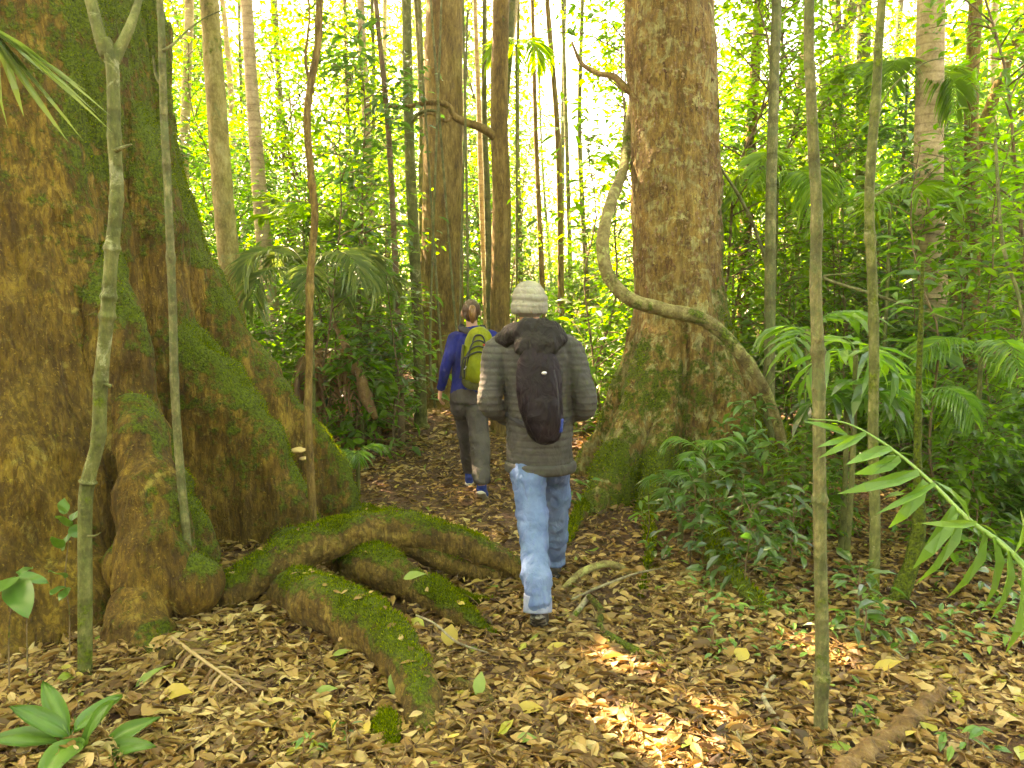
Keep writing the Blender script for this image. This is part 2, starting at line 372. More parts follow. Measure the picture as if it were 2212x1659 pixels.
cy = SC.cycles; cy.use_denoising = True; cy.use_adaptive_sampling = True; cy.adaptive_threshold = .02; cy.max_bounces = 7; cy.diffuse_bounces = 4; cy.glossy_bounces = 2; cy.transmission_bounces = 5
cy.caustics_reflective = False; cy.caustics_refractive = False; cy.sample_clamp_indirect = 6
try: cy.denoiser = 'OPENIMAGEDENOISE'; cy.denoising_prefilter = 'ACCURATE'
except Exception: pass
# ================================================================== GROUND
xs = np.concatenate([-np.geomspace(260, 7.2, 26), np.arange(-7, 7.01, .07), np.geomspace(7.2, 260, 26)])
ys = np.concatenate([-np.geomspace(60, 1, 10), np.arange(1, 13, .07), np.geomspace(13.1, 320, 44)])
X, Y = np.meshgrid(xs, ys); Z = gh(X, Y); pp = np.stack([X.ravel(), Y.ravel(), 0*X.ravel()], 1)
Z = Z.ravel()+np.where((np.abs(pp[:, 0]) < 7.1) & (pp[:, 1] > 1) & (pp[:, 1] < 13), .016*fbm(pp*4, 3)+.010*fbm(pp*14, 5), 0)
V = np.stack([X.ravel(), Y.ravel(), Z], 1); nx = len(xs)
i = np.arange(len(ys)-1)[:, None]*nx; j = np.arange(nx-1)[None]
o = mk('ground', V, np.stack([i+j, i+j+1, i+nx+j+1, i+nx+j], -1).reshape(-1, 4), MATS['soil']); tag(o, kind='structure')

# ================================================================== BIG TREES
def fin(C, az, ridge, th0, th1, bend=0.0, base=-.25):
    """buttress: ridge = (r, z) outline from the trunk outwards; thickness th0 at trunk, th1 at the rim"""
    rd = spline(np.array(ridge, float), 26); rmax = rd[:, 0].max(); parts = []
    V = []; m = len(rd)
    for side in (-1, 1):
        for k in range(m):
            r, z = rd[k]; q = min(1, max(0, (r-rd[0][0])/(rmax-rd[0][0]+1e-6)))
            a = az+bend*q*q; t = (th0*(1-q)+th1*q)
            for (zz, tt) in ((z, t*.30), (z-.12*max(z, .3), t*.5), ((z+base)*.5, t*.62), (base, t*.85)):
                ca, sa = math.cos(a), math.sin(a)
                V.append([C[0]+r*ca-side*tt*sa, C[1]+r*sa+side*tt*ca, zz])
    V = np.array(V); Q = []
    def id(s, k, l): return (s*m+k)*4+l
    for k in range(m-1):
        for l in range(3):
            Q.append([id(0, k, l), id(0, k, l+1), id(0, k+1, l+1), id(0, k+1, l)]); Q.append([id(1, k, l), id(1, k+1, l), id(1, k+1, l+1), id(1, k, l+1)])
        Q.append([id(0, k, 0), id(0, k+1, 0), id(1, k+1, 0), id(1, k, 0)]); Q.append([id(0, k, 3), id(1, k, 3), id(1, k+1, 3), id(0, k+1, 3)])
    for l in range(3):
        Q.append([id(0, 0, l), id(1, 0, l), id(1, 0, l+1), id(0, 0, l+1)]); Q.append([id(0, m-1, l), id(0, m-1, l+1), id(1, m-1, l+1), id(1, m-1, l)])
    # the innermost edge runs into the trunk
    return V, [np.array(Q)]
def plane_hit(C, az, ox, oy):
    d = ray(ox, oy); n = np.array([-math.sin(az), math.cos(az), 0]); o = np.array([0, 0, CAMH])
    t = np.dot(np.array([C[0], C[1], 0])-o, n)/np.dot(d, n); p = o+d*t
    return [(p[0]-C[0])*math.cos(az)+(p[1]-C[1])*math.sin(az), max(p[2], 0.0)]
def detail(V, N, amp, sc, st, s=0, o=4):
    q = V*np.array([1, 1, st])*sc
    return V+N*(amp*fbm(q, s, o))[:, None]
def ridged(V, sc, st, s): return 1-2*np.abs(fbm(V*np.array([1, 1, st])*sc, s, 3))
def moss_tufts(name, V, N, M, count, parent, size=.016, r=None, thr=.55):
    r = r or rng; pr = np.clip(M-thr, 0, 1)+.0; pr = pr/pr.sum(); ix = r.choice(len(V), count, p=pr)
    pos = V[ix]+r.normal(size=(count, 3))*.008; d = N[ix]+.6*rdir(count, r)+np.array([0, 0, .3]); sz = size*r.uniform(.5, 1.5, count)
    v, f = place(LEAF4, pos-N[ix]*.003, d, rdir(count, r), sz, sz*.35)
    return mk(name, v, f, MATS['moss_tuft'], parent, {'rnd': rep(np.clip(r.normal(.5, .28, count), 0, 1), LEAF4)}, smooth=False)
def roughroot(pts, rad, seed, amp=.19, vox=.012, moss=.5, seg=16):
    V, Fs = tube(pts, rad, seg=seg, n=60)
    V, Fs, N = solid([(V, Fs)], vox, 3)
    V = V+N*(np.mean(rad)*amp*1.9*fbm(V*7, seed, 4))[:, None]+N*(np.mean(rad)*amp*.5*fbm(V*22, seed+4, 3))[:, None]
    m = np.clip(.12+.62*N[:, 2]+.45*fbm(V*5, seed+9, 4), 0, 1)*moss*1.5
    return V, Fs, N, np.clip(m, 0, 1.2)

ROOTV = []
# ---- the giant at the left
C1 = np.array([-3.6, 5.4]); tree1 = thing('buttress_tree', 'huge mossy tree trunk with tall buttresses and arching roots beside the path', 'tree', (C1[0], C1[1], float(gh(*C1))))
tr = tube([[C1[0], C1[1], -.3], [C1[0], C1[1], 1], [C1[0], C1[1]+.02, 2.4], [C1[0]-.02, C1[1], 4], [C1[0]-.1, C1[1]+.1, 7], [C1[0]-.1, C1[1]+.3, 11]], [1.35, 1.30, 1.22, 1.15, 1.0, .7], seg=64, n=60)
f1 = R(13.5); r1 = [plane_hit(C1, f1, *q) for q in [(348, 60), (356, 200), (372, 330), (398, 440), (432, 560), (482, 662), (542, 762), (600, 845), (660, 912), (715, 970), (742, 1035), (752, 1090), (795, 1128)]]
f2 = R(-5); r2 = [plane_hit(C1, f2, *q) for q in [(346, 380), (358, 540), (385, 680), (430, 745), (480, 805), (530, 870), (590, 950), (640, 1030), (672, 1110), (700, 1190)]]
f3 = R(-30.5); r3 = [plane_hit(C1, f3, *q) for q in [(252, 700), (268, 820), (292, 920), (325, 1020), (365, 1090), (400, 1120), (420, 1190), (436, 1270), (446, 1330)]]
parts = [tr, fin(C1, f1, [[.9, r1[0][1]+1.6]]+r1, .40, .10), fin(C1, f2, [[.9, r2[0][1]+1.2]]+r2, .36, .11), fin(C1, f3, [[.9, r3[0][1]+1.0]]+r3, .34, .15),
         fin(C1, R(-51), [[.9, 4.4], [1.18, 3.1], [1.33, 2.1], [1.55, 1.3], [1.75, .75], [1.95, .35], [2.15, 0.02]], .95, .42),
         fin(C1, R(-78), [[.9, 2.6], [1.25, 2.2], [1.5, 1.2], [1.8, .5], [2.1, 0]], .8, .4), fin(C1, R(-105), [[.9, 3], [1.2, 2.5], [1.6, 1.2], [2.2, .3], [2.6, 0]], .6, .2),
         fin(C1, R(58), [[.9, 2.8], [1.2, 2.4], [1.5, 1.2], [2.0, .4], [2.5, 0]], .5, .2), fin(C1, R(100), [[.9, 2.8], [1.2, 2.4], [1.6, 1.0], [2.5, 0]], .5, .2),
         fin(C1, R(150), [[.9, 2.8], [1.2, 2.4], [1.6, 1.0], [2.6, 0]], .6, .2), fin(C1, R(200), [[.9, 2.8], [1.2, 2.4], [1.6, 1.0], [2.5, 0]], .5, .2)]
# knobbly hanging root and swellings at the foot of the near buttress
kn = [P(330, 1100, 4.0), P(322, 1170, 3.95), P(310, 1240, 3.9)]
for (x, y, d, rx, rz) in [(352, 1215, 3.98, .10, .13), (275, 1222, 3.98, .055, .06), (410, 1262, 3.98, .07, .08), (316, 1318, 3.84, .082, .075), (305, 1382, 3.74, .082, .05),
                          (640, 1190, 5.0, .09, .07), (705, 1085, 5.9, .10, .08)]:
    parts.append(ell(P(x, y, d), (rx, rx, rz), 14, 8))
parts.append(tube([P(290, 880, 4.35), P(308, 980, 4.2), P(322, 1080, 4.08), P(335, 1170, 4.0), P(330, 1250, 3.93), P(316, 1320, 3.85)], [.05, .07, .085, .11, .10, .06], n=30))
parts.append(tube([P(312, 1290, 3.85), P(310, 1380, 3.75), P(335, 1440, 3.6), P(352, 1475, 3.55)], [.07, .08, .06, .04], n=20))
V, Fs, N = solid(parts, .019, 5)
amp = .020+.025*(V[:, 2] < 2.2)
V = V+N*(.05*fbm(V*1.6, 2, 3)+.055*ridged(V, 2.3, .10, 91)*(V[:, 2] < 3.5))[:, None]+N*(amp*ridged(V, 5.5, .28, 5))[:, None]+N*(.018*fbm(V*np.array([1, 1, .4])*17, 8, 3)+.018*(V[:, 2] < 1.1)*fbm(V*7, 95, 3)+.011*ridged(V, 13, .22, 96))[:, None]
ang = np.arctan2(V[:, 1]-C1[1], V[:, 0]-C1[0])
side = np.clip((ang-R(-52))/R(22), 0, 1)                 # moss grows on the path side, bare ochre bark on the left face
m = np.clip(side*(.37+.22*(V[:, 2] > 1.9)+.52*fbm(V*1.7, 21, 4))+.65*np.clip(N[:, 2], 0, 1)*side+.22*fbm(V*6, 23, 3)*side-.02, 0, 1.1)
m = np.maximum(m, np.clip(.45*fbm(V*2.2, 31, 3)+.30*(V[:, 2] > 2.2)*1.0-.04, 0, .62))
rr = np.hypot(V[:, 0]-C1[0], V[:, 1]-C1[1]); m = np.clip(m+.35*np.clip(N[:, 2]-.15, 0, 1), 0, 1.2)
m[(N[:, 1] < -.5) & (V[:, 2] < 1.0) & (side > .3)] *= .72
mk('trunk', V, Fs, MATS['bark_giant'], tree1, {'moss': m})
fl = np.where((V[:, 2] < 3.6) & (V[:, 1] < 6.4) & (V[:, 0] < -1.2) & (m < .62))[0]; ix = rng.choice(fl, 9000)
v, f = place(LEAF4, V[ix]-N[ix]*.004, np.array([0, 0, -1.])+N[ix]*rng.uniform(.05, .45, (9000, 1))+.25*rdir(9000), N[ix], rng.uniform(.012, .055, 9000), rng.uniform(.006, .022, 9000))
mk('bark_flakes', v, f, MATS['bark_giant'], tree1, {'moss': np.repeat(m[ix]*.8, 4)}, smooth=False)
sel = (V[:, 2] < 3.6) & (V[:, 1] < 6.6); moss_tufts('moss', V[sel], N[sel], m[sel], 60000, tree1, .012)
for k, (pts, rad, ms) in enumerate([
    ([P(385, 1320, 4.05), P(480, 1285, 4.14), P(580, 1232, 4.25), P(670, 1180, 4.38), P(760, 1150, 4.52), P(860, 1145, 4.68), P(960, 1165, 4.72), P(1040, 1195, 4.76), P(1110, 1230, 4.8), P(1130, 1262, 4.8)], [.09, .10, .105, .11, .112, .108, .10, .095, .08, .05], .7),
    ([P(860, 1165, 4.70), P(930, 1200, 4.66), P(1000, 1225, 4.70), P(1080, 1240, 4.75)], [.06, .065, .06, .05], .6),
    ([P(590, 1255, 4.75), G(680, 1295, .11), G(770, 1340, .12), G(845, 1392, .11), G(893, 1458, .08), G(913, 1525, .035), G(928, 1640, -.07)], [.13, .14, .13, .12, .102, .085, .035], .75),
    ([P(720, 1215, 4.95), G(810, 1222, .16), G(890, 1262, .10), G(965, 1305, .07), G(1025, 1345, .04), G(1075, 1385, -.01)], [.13, .12, .10, .09, .06, .03], .8),
    ([P(790, 1120, 6.0), P(850, 1150, 5.7), P(880, 1170, 5.5)], [.10, .07, .03], .8),
    ([P(600, 1210, 4.6), P(610, 1280, 4.5), P(640, 1340, 4.3)], [.07, .06, .05], .3),
    ([G(835, 1545), G(838, 1585), G(850, 1640)], [.03, .055, .03], 1.0),
    ([G(940, 1430), G(985, 1475, .02), G(1040, 1500, .02), G(1062, 1540)], [.02, .028, .034, .03], .35),
    ([P(100, 1330, 4.1), P(60, 1400, 3.75), P(10, 1430, 3.6)], [.13, .09, .05], .3),
    ([G(850, 1400, .10), G(905, 1415, .05), G(960, 1440, .02), G(1005, 1480, -.02)], [.05, .035, .022, .012], .5),
    ([G(760, 1340, .08), G(735, 1400, .03), G(700, 1450, -.01), G(660, 1480, -.03)], [.045, .03, .018, .01], .4),
    ([G(880, 1265, .06), G(960, 1275, .04), G(1030, 1300, .02), G(1100, 1305, -.02)], [.04, .032, .024, .012], .7),
    ([P(585, 1235, 4.3), P(600, 1290, 4.25), G(615, 1360, -.02)], [.05, .04, .025], .3),
    ([P(1040, 1200, 4.76), G(1110, 1220, .04), G(1180, 1215, .02), G(1260, 1235, -.02)], [.05, .035, .025, .012], .5),
    ([G(350, 1420, .05), G(420, 1400, .03), G(500, 1380, .02), G(600, 1385, -.02)], [.04, .03, .02, .01], .2)]):
    rv, rf, rn, rm = roughroot(pts, rad, 40+k, moss=ms, vox=.010); ROOTV.append((rv, rn))
    mk('root', rv, rf, MATS['moss_root'], tree1, {'moss': rm})
    if ms > .5: moss_tufts('moss', rv, rn, rm, int(16000 if max(rad) > .1 else 5000), tree1, .011)
# ---- the tree to the right of the walkers
C2 = np.array([1.46, 7.0]); tree2 = thing('buttress_tree', 'large flaky barked tree with flared base wrapped by a curling liana', 'tree', (C2[0], C2[1], float(gh(*C2))))
c0, c3 = P(1468, 640, 7.0), P(1444, 0, 7.0); d = (c3-c0)/(c3[2]-c0[2])
tr = tube([[C2[0]+.02, C2[1], -.3], [C2[0]+.02, C2[1], .8], c0, c0+d*1.2, c3, c3+d*3, c3+d*7], [.46, .42, .385, .365, .36, .33, .25], seg=48, n=60)
def RT(L, k=1.0, top=1.9): return [[.22, top+1.0], [.36, top], [.42, 1.45], [.42+.18*(L-.4), 1.0*k], [.42+.42*(L-.4), .62*k], [.42+.7*(L-.4), .28*k], [L, .0]]
parts = [tr, fin(C2, R(168), RT(1.0), .26, .14), fin(C2, R(-134), RT(1.35, 1.1), .30, .16), fin(C2, R(-113), RT(1.15, .9, 1.6), .22, .12),
         fin(C2, R(-78), [[.2, 2.2], [.40, 1.9], [.50, 1.35], [.54, .8], [.60, .4], [.95, .05], [1.1, 0]], .2, .12), fin(C2, R(-52), RT(1.40, 1.0), .26, .12), fin(C2, R(-14), RT(1.25, 1.1), .28, .14),
         fin(C2, R(35), RT(1.2), .28, .14), fin(C2, R(80), RT(1.2), .28, .14), fin(C2, R(125), RT(1.2), .28, .14)]
V, Fs, N = solid(parts, .022, 5)
V = V+N*(.035*fbm(V*2.2, 52, 3))[:, None]+N*((.008+.02*(V[:, 2] < 1.4))*ridged(V, 7, .35, 55))[:, None]+N*(.010*fbm(V*np.array([1, 1, .5])*22, 58, 3))[:, None]
low = np.clip((1.9-V[:, 2])/1.2, 0, 1); rightside = np.clip((V[:, 0]-C2[0]-.12)/.2, 0, 1)
m = np.clip(low*(.55+.45*fbm(V*3, 61, 3))+rightside*(V[:, 2] > 1.3)*(.42+.4*fbm(V*3, 66, 3))+.15*fbm(V*5, 63, 3)+.25*np.clip(N[:, 2], 0, 1), 0, 1.1)
mk('trunk', V, Fs, MATS['bark_fig'], tree2, {'moss': m}); sel = (V[:, 2] < 2.6) & (V[:, 1] < 7.6); moss_tufts('moss', V[sel], N[sel], m[sel], 26000, tree2, .02)
# shed bark flakes on the stem
fl = np.where((V[:, 2] > 1.7) & (V[:, 2] < 5) & (V[:, 1] < 7))[0]; ix = rng.choice(fl, 900)
v, f = place(LEAF4, V[ix]-N[ix]*.002, np.array([0, 0, -1.])+N[ix]*rng.uniform(.1, .5, (900, 1))+.3*rdir(900), N[ix], rng.uniform(.02, .07, 900), rng.uniform(.015, .035, 900))
mk('bark_flakes', v, f, MATS['bark_dead'], tree2, {'moss': np.zeros(len(v))}, smooth=False)
for k, (pts, rad, ms) in enumerate([
    ([P(1690, 1020, 6.3), G(1725, 1120, .05), G(1770, 1165, .03)], [.06, .045, .02], .1),
    ([P(1260, 1100, 6.1), G(1235, 1150, .03), G(1225, 1180)], [.07, .04, .02], .7),
    ([P(1540, 1130, 5.9), G(1548, 1200, .06), G(1585, 1260, .05), G(1640, 1310, .02), G(1660, 1330)], [.12, .10, .08, .05, .02], .9),
    ([P(1400, 1120, 6.0), G(1405, 1190, .03), G(1395, 1240, .01), G(1385, 1300, -.02)], [.06, .04, .03, .02], .9)]):
    rv, rf, rn, rm = roughroot(pts, rad, 70+k, moss=ms)
    mk('root', rv, rf, MATS['moss_root'], tree2, {'moss': rm})
    if ms > .5: moss_tufts('moss', rv, rn, rm, 2500, tree2, .02)
# its side branch
b = P(1352, 190, 7.0); bv = tube([b+[.1, 0, -.05], b, P(1325, 165, 7.1), P(1290, 158, 7.2), P(1255, 135, 7.3), P(1235, 90, 7.4)], [.04, .035, .028, .024, .018, .01], seg=8, n=24, rough=.2)
mk('branch', bv[0], bv[1], MATS['bark_brown'], tree2, {'moss': np.full(len(bv[0]), .1)})

def simple(name, label, cat_, pts, rad, mat, moss=.1, seg=12, n=40, rough=.12, group=None, knots=(), zvar=None, fine=14):
    """a thing that is one tube-like mesh (stick, root, liana)"""
    pts = np.array(pts); V, Fs = tube(pts, rad, seg=seg, n=n, rough=rough, rs=hash(label) % 97 if False else len(label), fine=fine)
    mz = np.clip(moss+.5*fbm(V*5, len(label), 2), 0, 1.1)
    o = mk(name, V-pts[-1], Fs, MATS[mat], None, {'moss': mz}); o.location = [float(c) for c in pts[-1]]
    tag(o, label, cat_, group); return o
simple('liana', 'thick pale liana looping round the flaky barked tree', 'vine',
       [P(1420, 60, 7.5), P(1372, 200, 7.42), P(1356, 300, 7.2), P(1345, 370, 6.9), P(1322, 430, 6.6), P(1303, 510, 6.35), P(1312, 590, 6.3), P(1360, 645, 6.25), P(1430, 668, 6.25), P(1500, 683, 6.25), P(1552, 712, 6.25), P(1600, 765, 6.2), P(1640, 820, 6.2), P(1668, 880, 6.25), P(1690, 960, 6.3), G(1700, 1060)],
       [.03, .035, .040, .044, .046, .048, .050, .054, .056, .056, .054, .052, .045, .04, .035, .03], 'bark_liana', .30, seg=18, n=130, rough=.22, fine=9)

# ================================================================== TRUNKS SEEN IN THE PHOTO
def holes():
    H = []
    for (x, y, r) in [(1300, 1590, .16), (1240, 1540, .12), (1450, 1630, .26), (1390, 1500, .15), (1560, 1570, .16), (1640, 1620, .12), (1530, 1490, .08), (1700, 1540, .08), (1100, 1480, .07), (1600, 1440, .07), (1350, 1380, .07), (1340, 1440, .10), (1180, 1620, .12), (1500, 1400, .12), (1780, 1410, .22), (1900, 1470, .14), (1660, 1350, .12), (1250, 1450, .12), (2080, 1180, .15), (1000, 1060, .2), (850, 1060, .2)]:
        H.append((G(x, y), r))
    H.append((np.array([-.16, 4.35, 1.22]), .17)); H.append((np.array([-.05, 4.1, .6]), .06)); H.append((np.array([.06, 4.4, 1.74]), .06))
    H.append((P(690, 950, 6.0), .22)); H.append((P(860, 1110, 4.7), .20)); H.append((P(1560, 640, 6.6), .12)); H.append((P(2000, 1150, 2.2), .2))
    return H
HOLES = holes()
def keep(p, r=rng):
    """which canopy leaves exist: dense where they shade the near ground, open over the far wood, gaps where sun patches fall"""
    t = (p[:, 2]-.6)/SUN[2]; q = p-SUN*t[:, None]
    far = 1/(1+np.exp(-(q[:, 1]-7.7)/.6)); out = (np.abs(q[:, 0]-.5) > 7) | (q[:, 1] < .8)
    pr = np.where(out, .22, 1-.86*far)
    k = r.random(len(p)) < pr
    for c, rad in HOLES:
        w = p-c; s = w@SUN; dd = np.linalg.norm(w-s[:, None]*SUN, axis=1); k &= ~((dd < rad*.9) & (s > 0) & (r.random(len(p)) < .93))
    ox, oy = proj(p)                            # the open sky ahead over the path
    return k
def crown(parent, top, rad, n, seed, mat='leaf_mid', leaf=.2, flat=.55):
    r = np.random.default_rng(seed); nl = 7; parts = []; cs = []
    for k in range(nl):
        a = 2*math.pi*k/nl+r.uniform(-.4, .4); R_ = rad*r.uniform(.5, 1); e = top+np.array([math.cos(a)*R_, math.sin(a)*R_, rad*flat*r.uniform(.2, 1)])
        mid = (top+e)/2+np.array([0, 0, -.1*rad]); parts.append(tube([top-[0, 0, .6*min(1, rad/3)], mid, e], np.array([.10, .06, .02])*min(1, rad/3.2), seg=6, n=10)); cs += [e, (mid+e)/2]
    V, Fs = cat(parts); mk('limbs', V, Fs, MATS['bark_brown'], parent, {'moss': np.full(len(V), .1)})
    cs = np.array(cs+[top+[0, 0, rad*flat]]); cl = cs[r.integers(len(cs), size=n//24+1)]+r.normal(size=(n//24+1, 3))*np.array([rad*.36, rad*.36, rad*.2])
    p = (cl[:, None]+r.normal(size=(len(cl), 24, 3))*np.array([.34, .34, .18])).reshape(-1, 3)[:n]
    p = p[keep(p, r)]; m_ = len(p)
    d = rdir(m_, r)*np.array([1, 1, .5])+np.array([0, 0, -.25]); nn = rdir(m_, r)*.6+np.array([0, 0, 1.])
    L = leaf*r.uniform(.6, 1.3, m_); v, f = place(LEAF4, p, d, nn, L, L*.5)
    return mk('crown', v, f, MATS[mat], parent, {'rnd': rep(r.random(m_), LEAF4)}, smooth=False)
def node_rings(pts, rad, n, nodes, amp):
    """node swellings on a stem: refine path"""
    q = spline(np.hstack([pts, np.array(rad)[:, None]]), n); s = np.linspace(0, 1, n)
    for c in nodes: q[:, 3] *= 1+amp*(1.3 if int(c*1000) % 3 else .5)*np.exp(-((s-c)/.0035)**2)+.25*amp*np.exp(-((s-c)/.015)**2)
    return q[:, :3], q[:, 3]
def stem_tree(label, pts, Y, wtop, wbot, mat, top=10, cr=2.6, nleaf=2200, moss=.15, seed=0, group=None, name='rainforest_tree', cat_='tree', seg=14, base=None, branches=(), nodes=(), cmat='leaf_mid', rough=.05, n=90):
    """pts = picture points from top to bottom; widths in picture pixels; runs down to the ground and up to its crown"""
    if np.isscalar(Y): Y = [Y]*len(pts)
    w = [P(x, y, d) for (x, y), d in zip(pts, Y)]; r = list(np.linspace(wtop, wbot, len(w))/2/F*np.mean(Y))
    g = w[-1].copy(); gz = float(gh(g[0], g[1]))
    if g[2]-gz > .05: w.append(np.array([g[0]+.01, g[1], gz+.12])); r.append(r[-1]*1.12); w.append(np.array([g[0]+.02, g[1], gz+.0])); r.append(r[-1]*1.3)
    w.append(w[-1]+[0, 0, -.2]); r.append(r[-1]*1.1)
    d = w[0]-w[1]; d = d/d[2]; hh = top-w[0][2]; d[:2] *= .6
    w = [w[0]+d*hh, w[0]+d*hh*.5]+w; r = [r[0]*.6, r[0]*.85]+r
    w = np.array(w); r = np.array(r); loc = w[-2]
    T = thing(name, label, cat_, loc, group)
    q, rr = node_rings(w, r, n, nodes, .24)
    V, Fs = tube(q, rr, seg=seg, rough=rough, rs=seed, fine=9)
    mk('trunk', V, Fs, MATS[mat], T, {'moss': np.clip(moss+.35*fbm(V*2.5, seed, 3)+.5*np.clip(.7-(V[:, 2]), 0, .5), 0, 1)})
    for (bp, br) in branches:
        b = np.array(bp); v, f = tube(b, np.linspace(br, br*.35, len(b)), seg=8, n=30, rough=.15, rs=seed, fine=12); mk('branch', v, f, MATS[mat], T, {'moss': np.full(len(v), moss)})
    if nleaf: crown(T, w[0], cr, nleaf, 500+seed, cmat)
    return T
tv = tree1
crown(tree1, np.array([-3.7, 5.7, 10.5]), 5.0, 9000, 801)
crown(tree2, c3+d*0+np.array([0, 0, 6.5]), 4.5, 8000, 802)
# near saplings
T_A = stem_tree('knotty green grey sapling standing close before the giant trunk, forked near the top', [(196, 0), (228, 90), (243, 150), (247, 300), (252, 420), (240, 560), (232, 680), (218, 820), (212, 950), (192, 1030), (184, 1100), (184, 1300), (184, 1500)], [3.4]*13, 24, 31, 'bark_green', top=7, cr=1.2, nleaf=500, moss=.22, seed=1, name='sapling', cat_='sapling', seg=16, n=420, rough=.05,
    nodes=[.330, .405, .455, .512, .535, .60, .66, .745], branches=[([P(238, 140, 3.4), P(255, 110, 3.42), P(280, 60, 3.45), P(300, 0, 3.5), P(330, -120, 3.6)], .030), ([P(250, 325, 3.38), P(268, 318, 3.37), P(284, 312, 3.36)], .011), ([P(240, 835, 3.39), P(222, 828, 3.38)], .010), ([P(190, 1158, 3.3), P(206, 1157, 3.27), P(218, 1150, 3.25)], .006), ([P(232, 655, 3.4), P(250, 655, 3.4)], .010)])
stem_tree('slender spotted pale sapling leaning against the mossy buttress', [(346, 0), (350, 110), (354, 250), (362, 400), (368, 540), (374, 700), (378, 850), (388, 1000), (402, 1150)], [4.0]*9, 14, 19, 'bark_pale', top=7, cr=1.0, nleaf=400, moss=-.05, seed=2, name='sapling', cat_='sapling', n=200,
    nodes=[.36, .47, .6], branches=[([P(352, 110, 3.98), P(375, 95, 4.0), P(400, 70, 4.05), P(440, 40, 4.1), P(480, 22, 4.1)], .008), ([P(352, 185, 4.0), P(338, 165, 4.0), P(330, 120, 4.0)], .012)])
stem_tree('thin brown crooked sapling rising from the end of the buttress', [(690, 0), (686, 100), (664, 240), (672, 380), (680, 470), (670, 600), (668, 760), (666, 900), (672, 1040)], [4.95]*9, 15, 17, 'bark_brown', top=6.5, cr=1.2, nleaf=500, moss=-.1, seed=3, name='sapling', cat_='sapling', n=200, rough=.12,
    nodes=[.4, .55], branches=[([P(676, 200, 4.95), P(660, 130, 5.0), P(668, 40, 5.0), P(662, -60, 5.1)], .012)])
stem_tree('straight ringed sapling with pale scars in the right foreground', [(1748, 0), (1750, 150), (1756, 300), (1764, 450), (1762, 620), (1768, 800), (1770, 1000), (1772, 1200), (1776, 1400), (1772, 1590)], [3.05]*10, 20, 31, 'bark_pale', top=7, cr=1.2, nleaf=500, moss=.12, seed=4, name='sapling', cat_='sapling', seg=16, n=420, rough=.05,
    nodes=[.435, .565, .60, .70, .86])
stem_tree('thin pale stem between the ringed sapling and the wide ringed tree', [(1905, 0), (1898, 90), (1893, 200), (1878, 420), (1884, 600), (1888, 760), (1886, 950), (1890, 1150), (1884, 1390)], [4.3]*9, 17, 24, 'bark_green', top=7, cr=1.0, nleaf=400, moss=.30, seed=5, name='sapling', cat_='sapling', n=200, nodes=[.38, .5, .6],
    branches=[([P(1884, 270, 4.3), P(1930, 185, 4.35), P(2000, 135, 4.4), P(2080, 120, 4.5)], .006), ([P(1878, 430, 4.3), P(1960, 380, 4.4), P(2040, 330, 4.5)], .008)])
stem_tree('short moss covered stem beside the pale stem at right', [(1985, 820), (1982, 1000), (1986, 1120), (1975, 1200), (1940, 1300)], [4.3]*5, 12, 40, 'moss_root', top=1.9, cr=.5, nleaf=0, moss=.9, seed=6, name='sapling', cat_='sapling', n=60, rough=.35)
# further trunks
stem_tree('yellow green smooth trunk just right of the giant tree', [(452, 0), (466, 200), (484, 450), (510, 720)], 7.6, 38, 46, 'bark_tan', top=10, cr=3.6, nleaf=8000, moss=.18, seed=7)
stem_tree('pinkish ringed palm trunk behind the yellow green trunk', [(532, 0), (552, 300), (574, 560), (612, 875)], 10.5, 24, 38, 'bark_ringed', top=10.5, cr=3.4, nleaf=7000, moss=-.05, seed=8)
stem_tree('dark slim trunk left of the broad brown tree', [(878, 0), (884, 300), (896, 560), (905, 745)], 10.0, 20, 26, 'bark_green', top=10, cr=3.4, nleaf=7000, moss=.1, seed=9,
    branches=[([P(886, 270, 10), P(905, 245, 9.9), P(940, 240, 9.8), P(965, 262, 9.8)], .03)])
stem_tree('broad brown trunk standing behind the woman', [(960, 0), (957, 150), (957, 400), (955, 600), (957, 830)], 11.6, 76, 96, 'bark_brown', top=11, cr=4.2, nleaf=10000, moss=-.02, seed=10, seg=28, rough=.07)
stem_tree('straight grey brown trunk with a crooked side branch above the walkers', [(1082, 0), (1078, 250), (1084, 450), (1080, 680)], 9.4, 34, 42, 'bark_brown', top=9.5, cr=3.6, nleaf=8000, moss=.12, seed=11,
    branches=[([P(1072, 300, 9.4), P(1056, 285, 9.3), P(1030, 272, 9.2), P(985, 255, 9.2), P(968, 228, 9.2), P(930, 222, 9.2), P(870, 232, 9.3), P(835, 228, 9.3)], .055), ([P(978, 250, 9.2), P(962, 262, 9.15), P(930, 246, 9.1), P(900, 258, 9.1)], .022)])
stem_tree('pale straight pole tree left of the grey brown trunk', [(1026, 0), (1034, 220), (1040, 420), (1050, 660)], 12.5, 9, 14, 'bark_ringed', top=10, cr=1.6, nleaf=900, moss=-.2, seed=12)
stem_tree('whitish pole tree touching the grey brown trunk', [(1047, 0), (1046, 240), (1052, 420), (1058, 680)], 12.0, 10, 16, 'bark_pale', top=10, cr=1.6, nleaf=900, moss=-.2, seed=13)
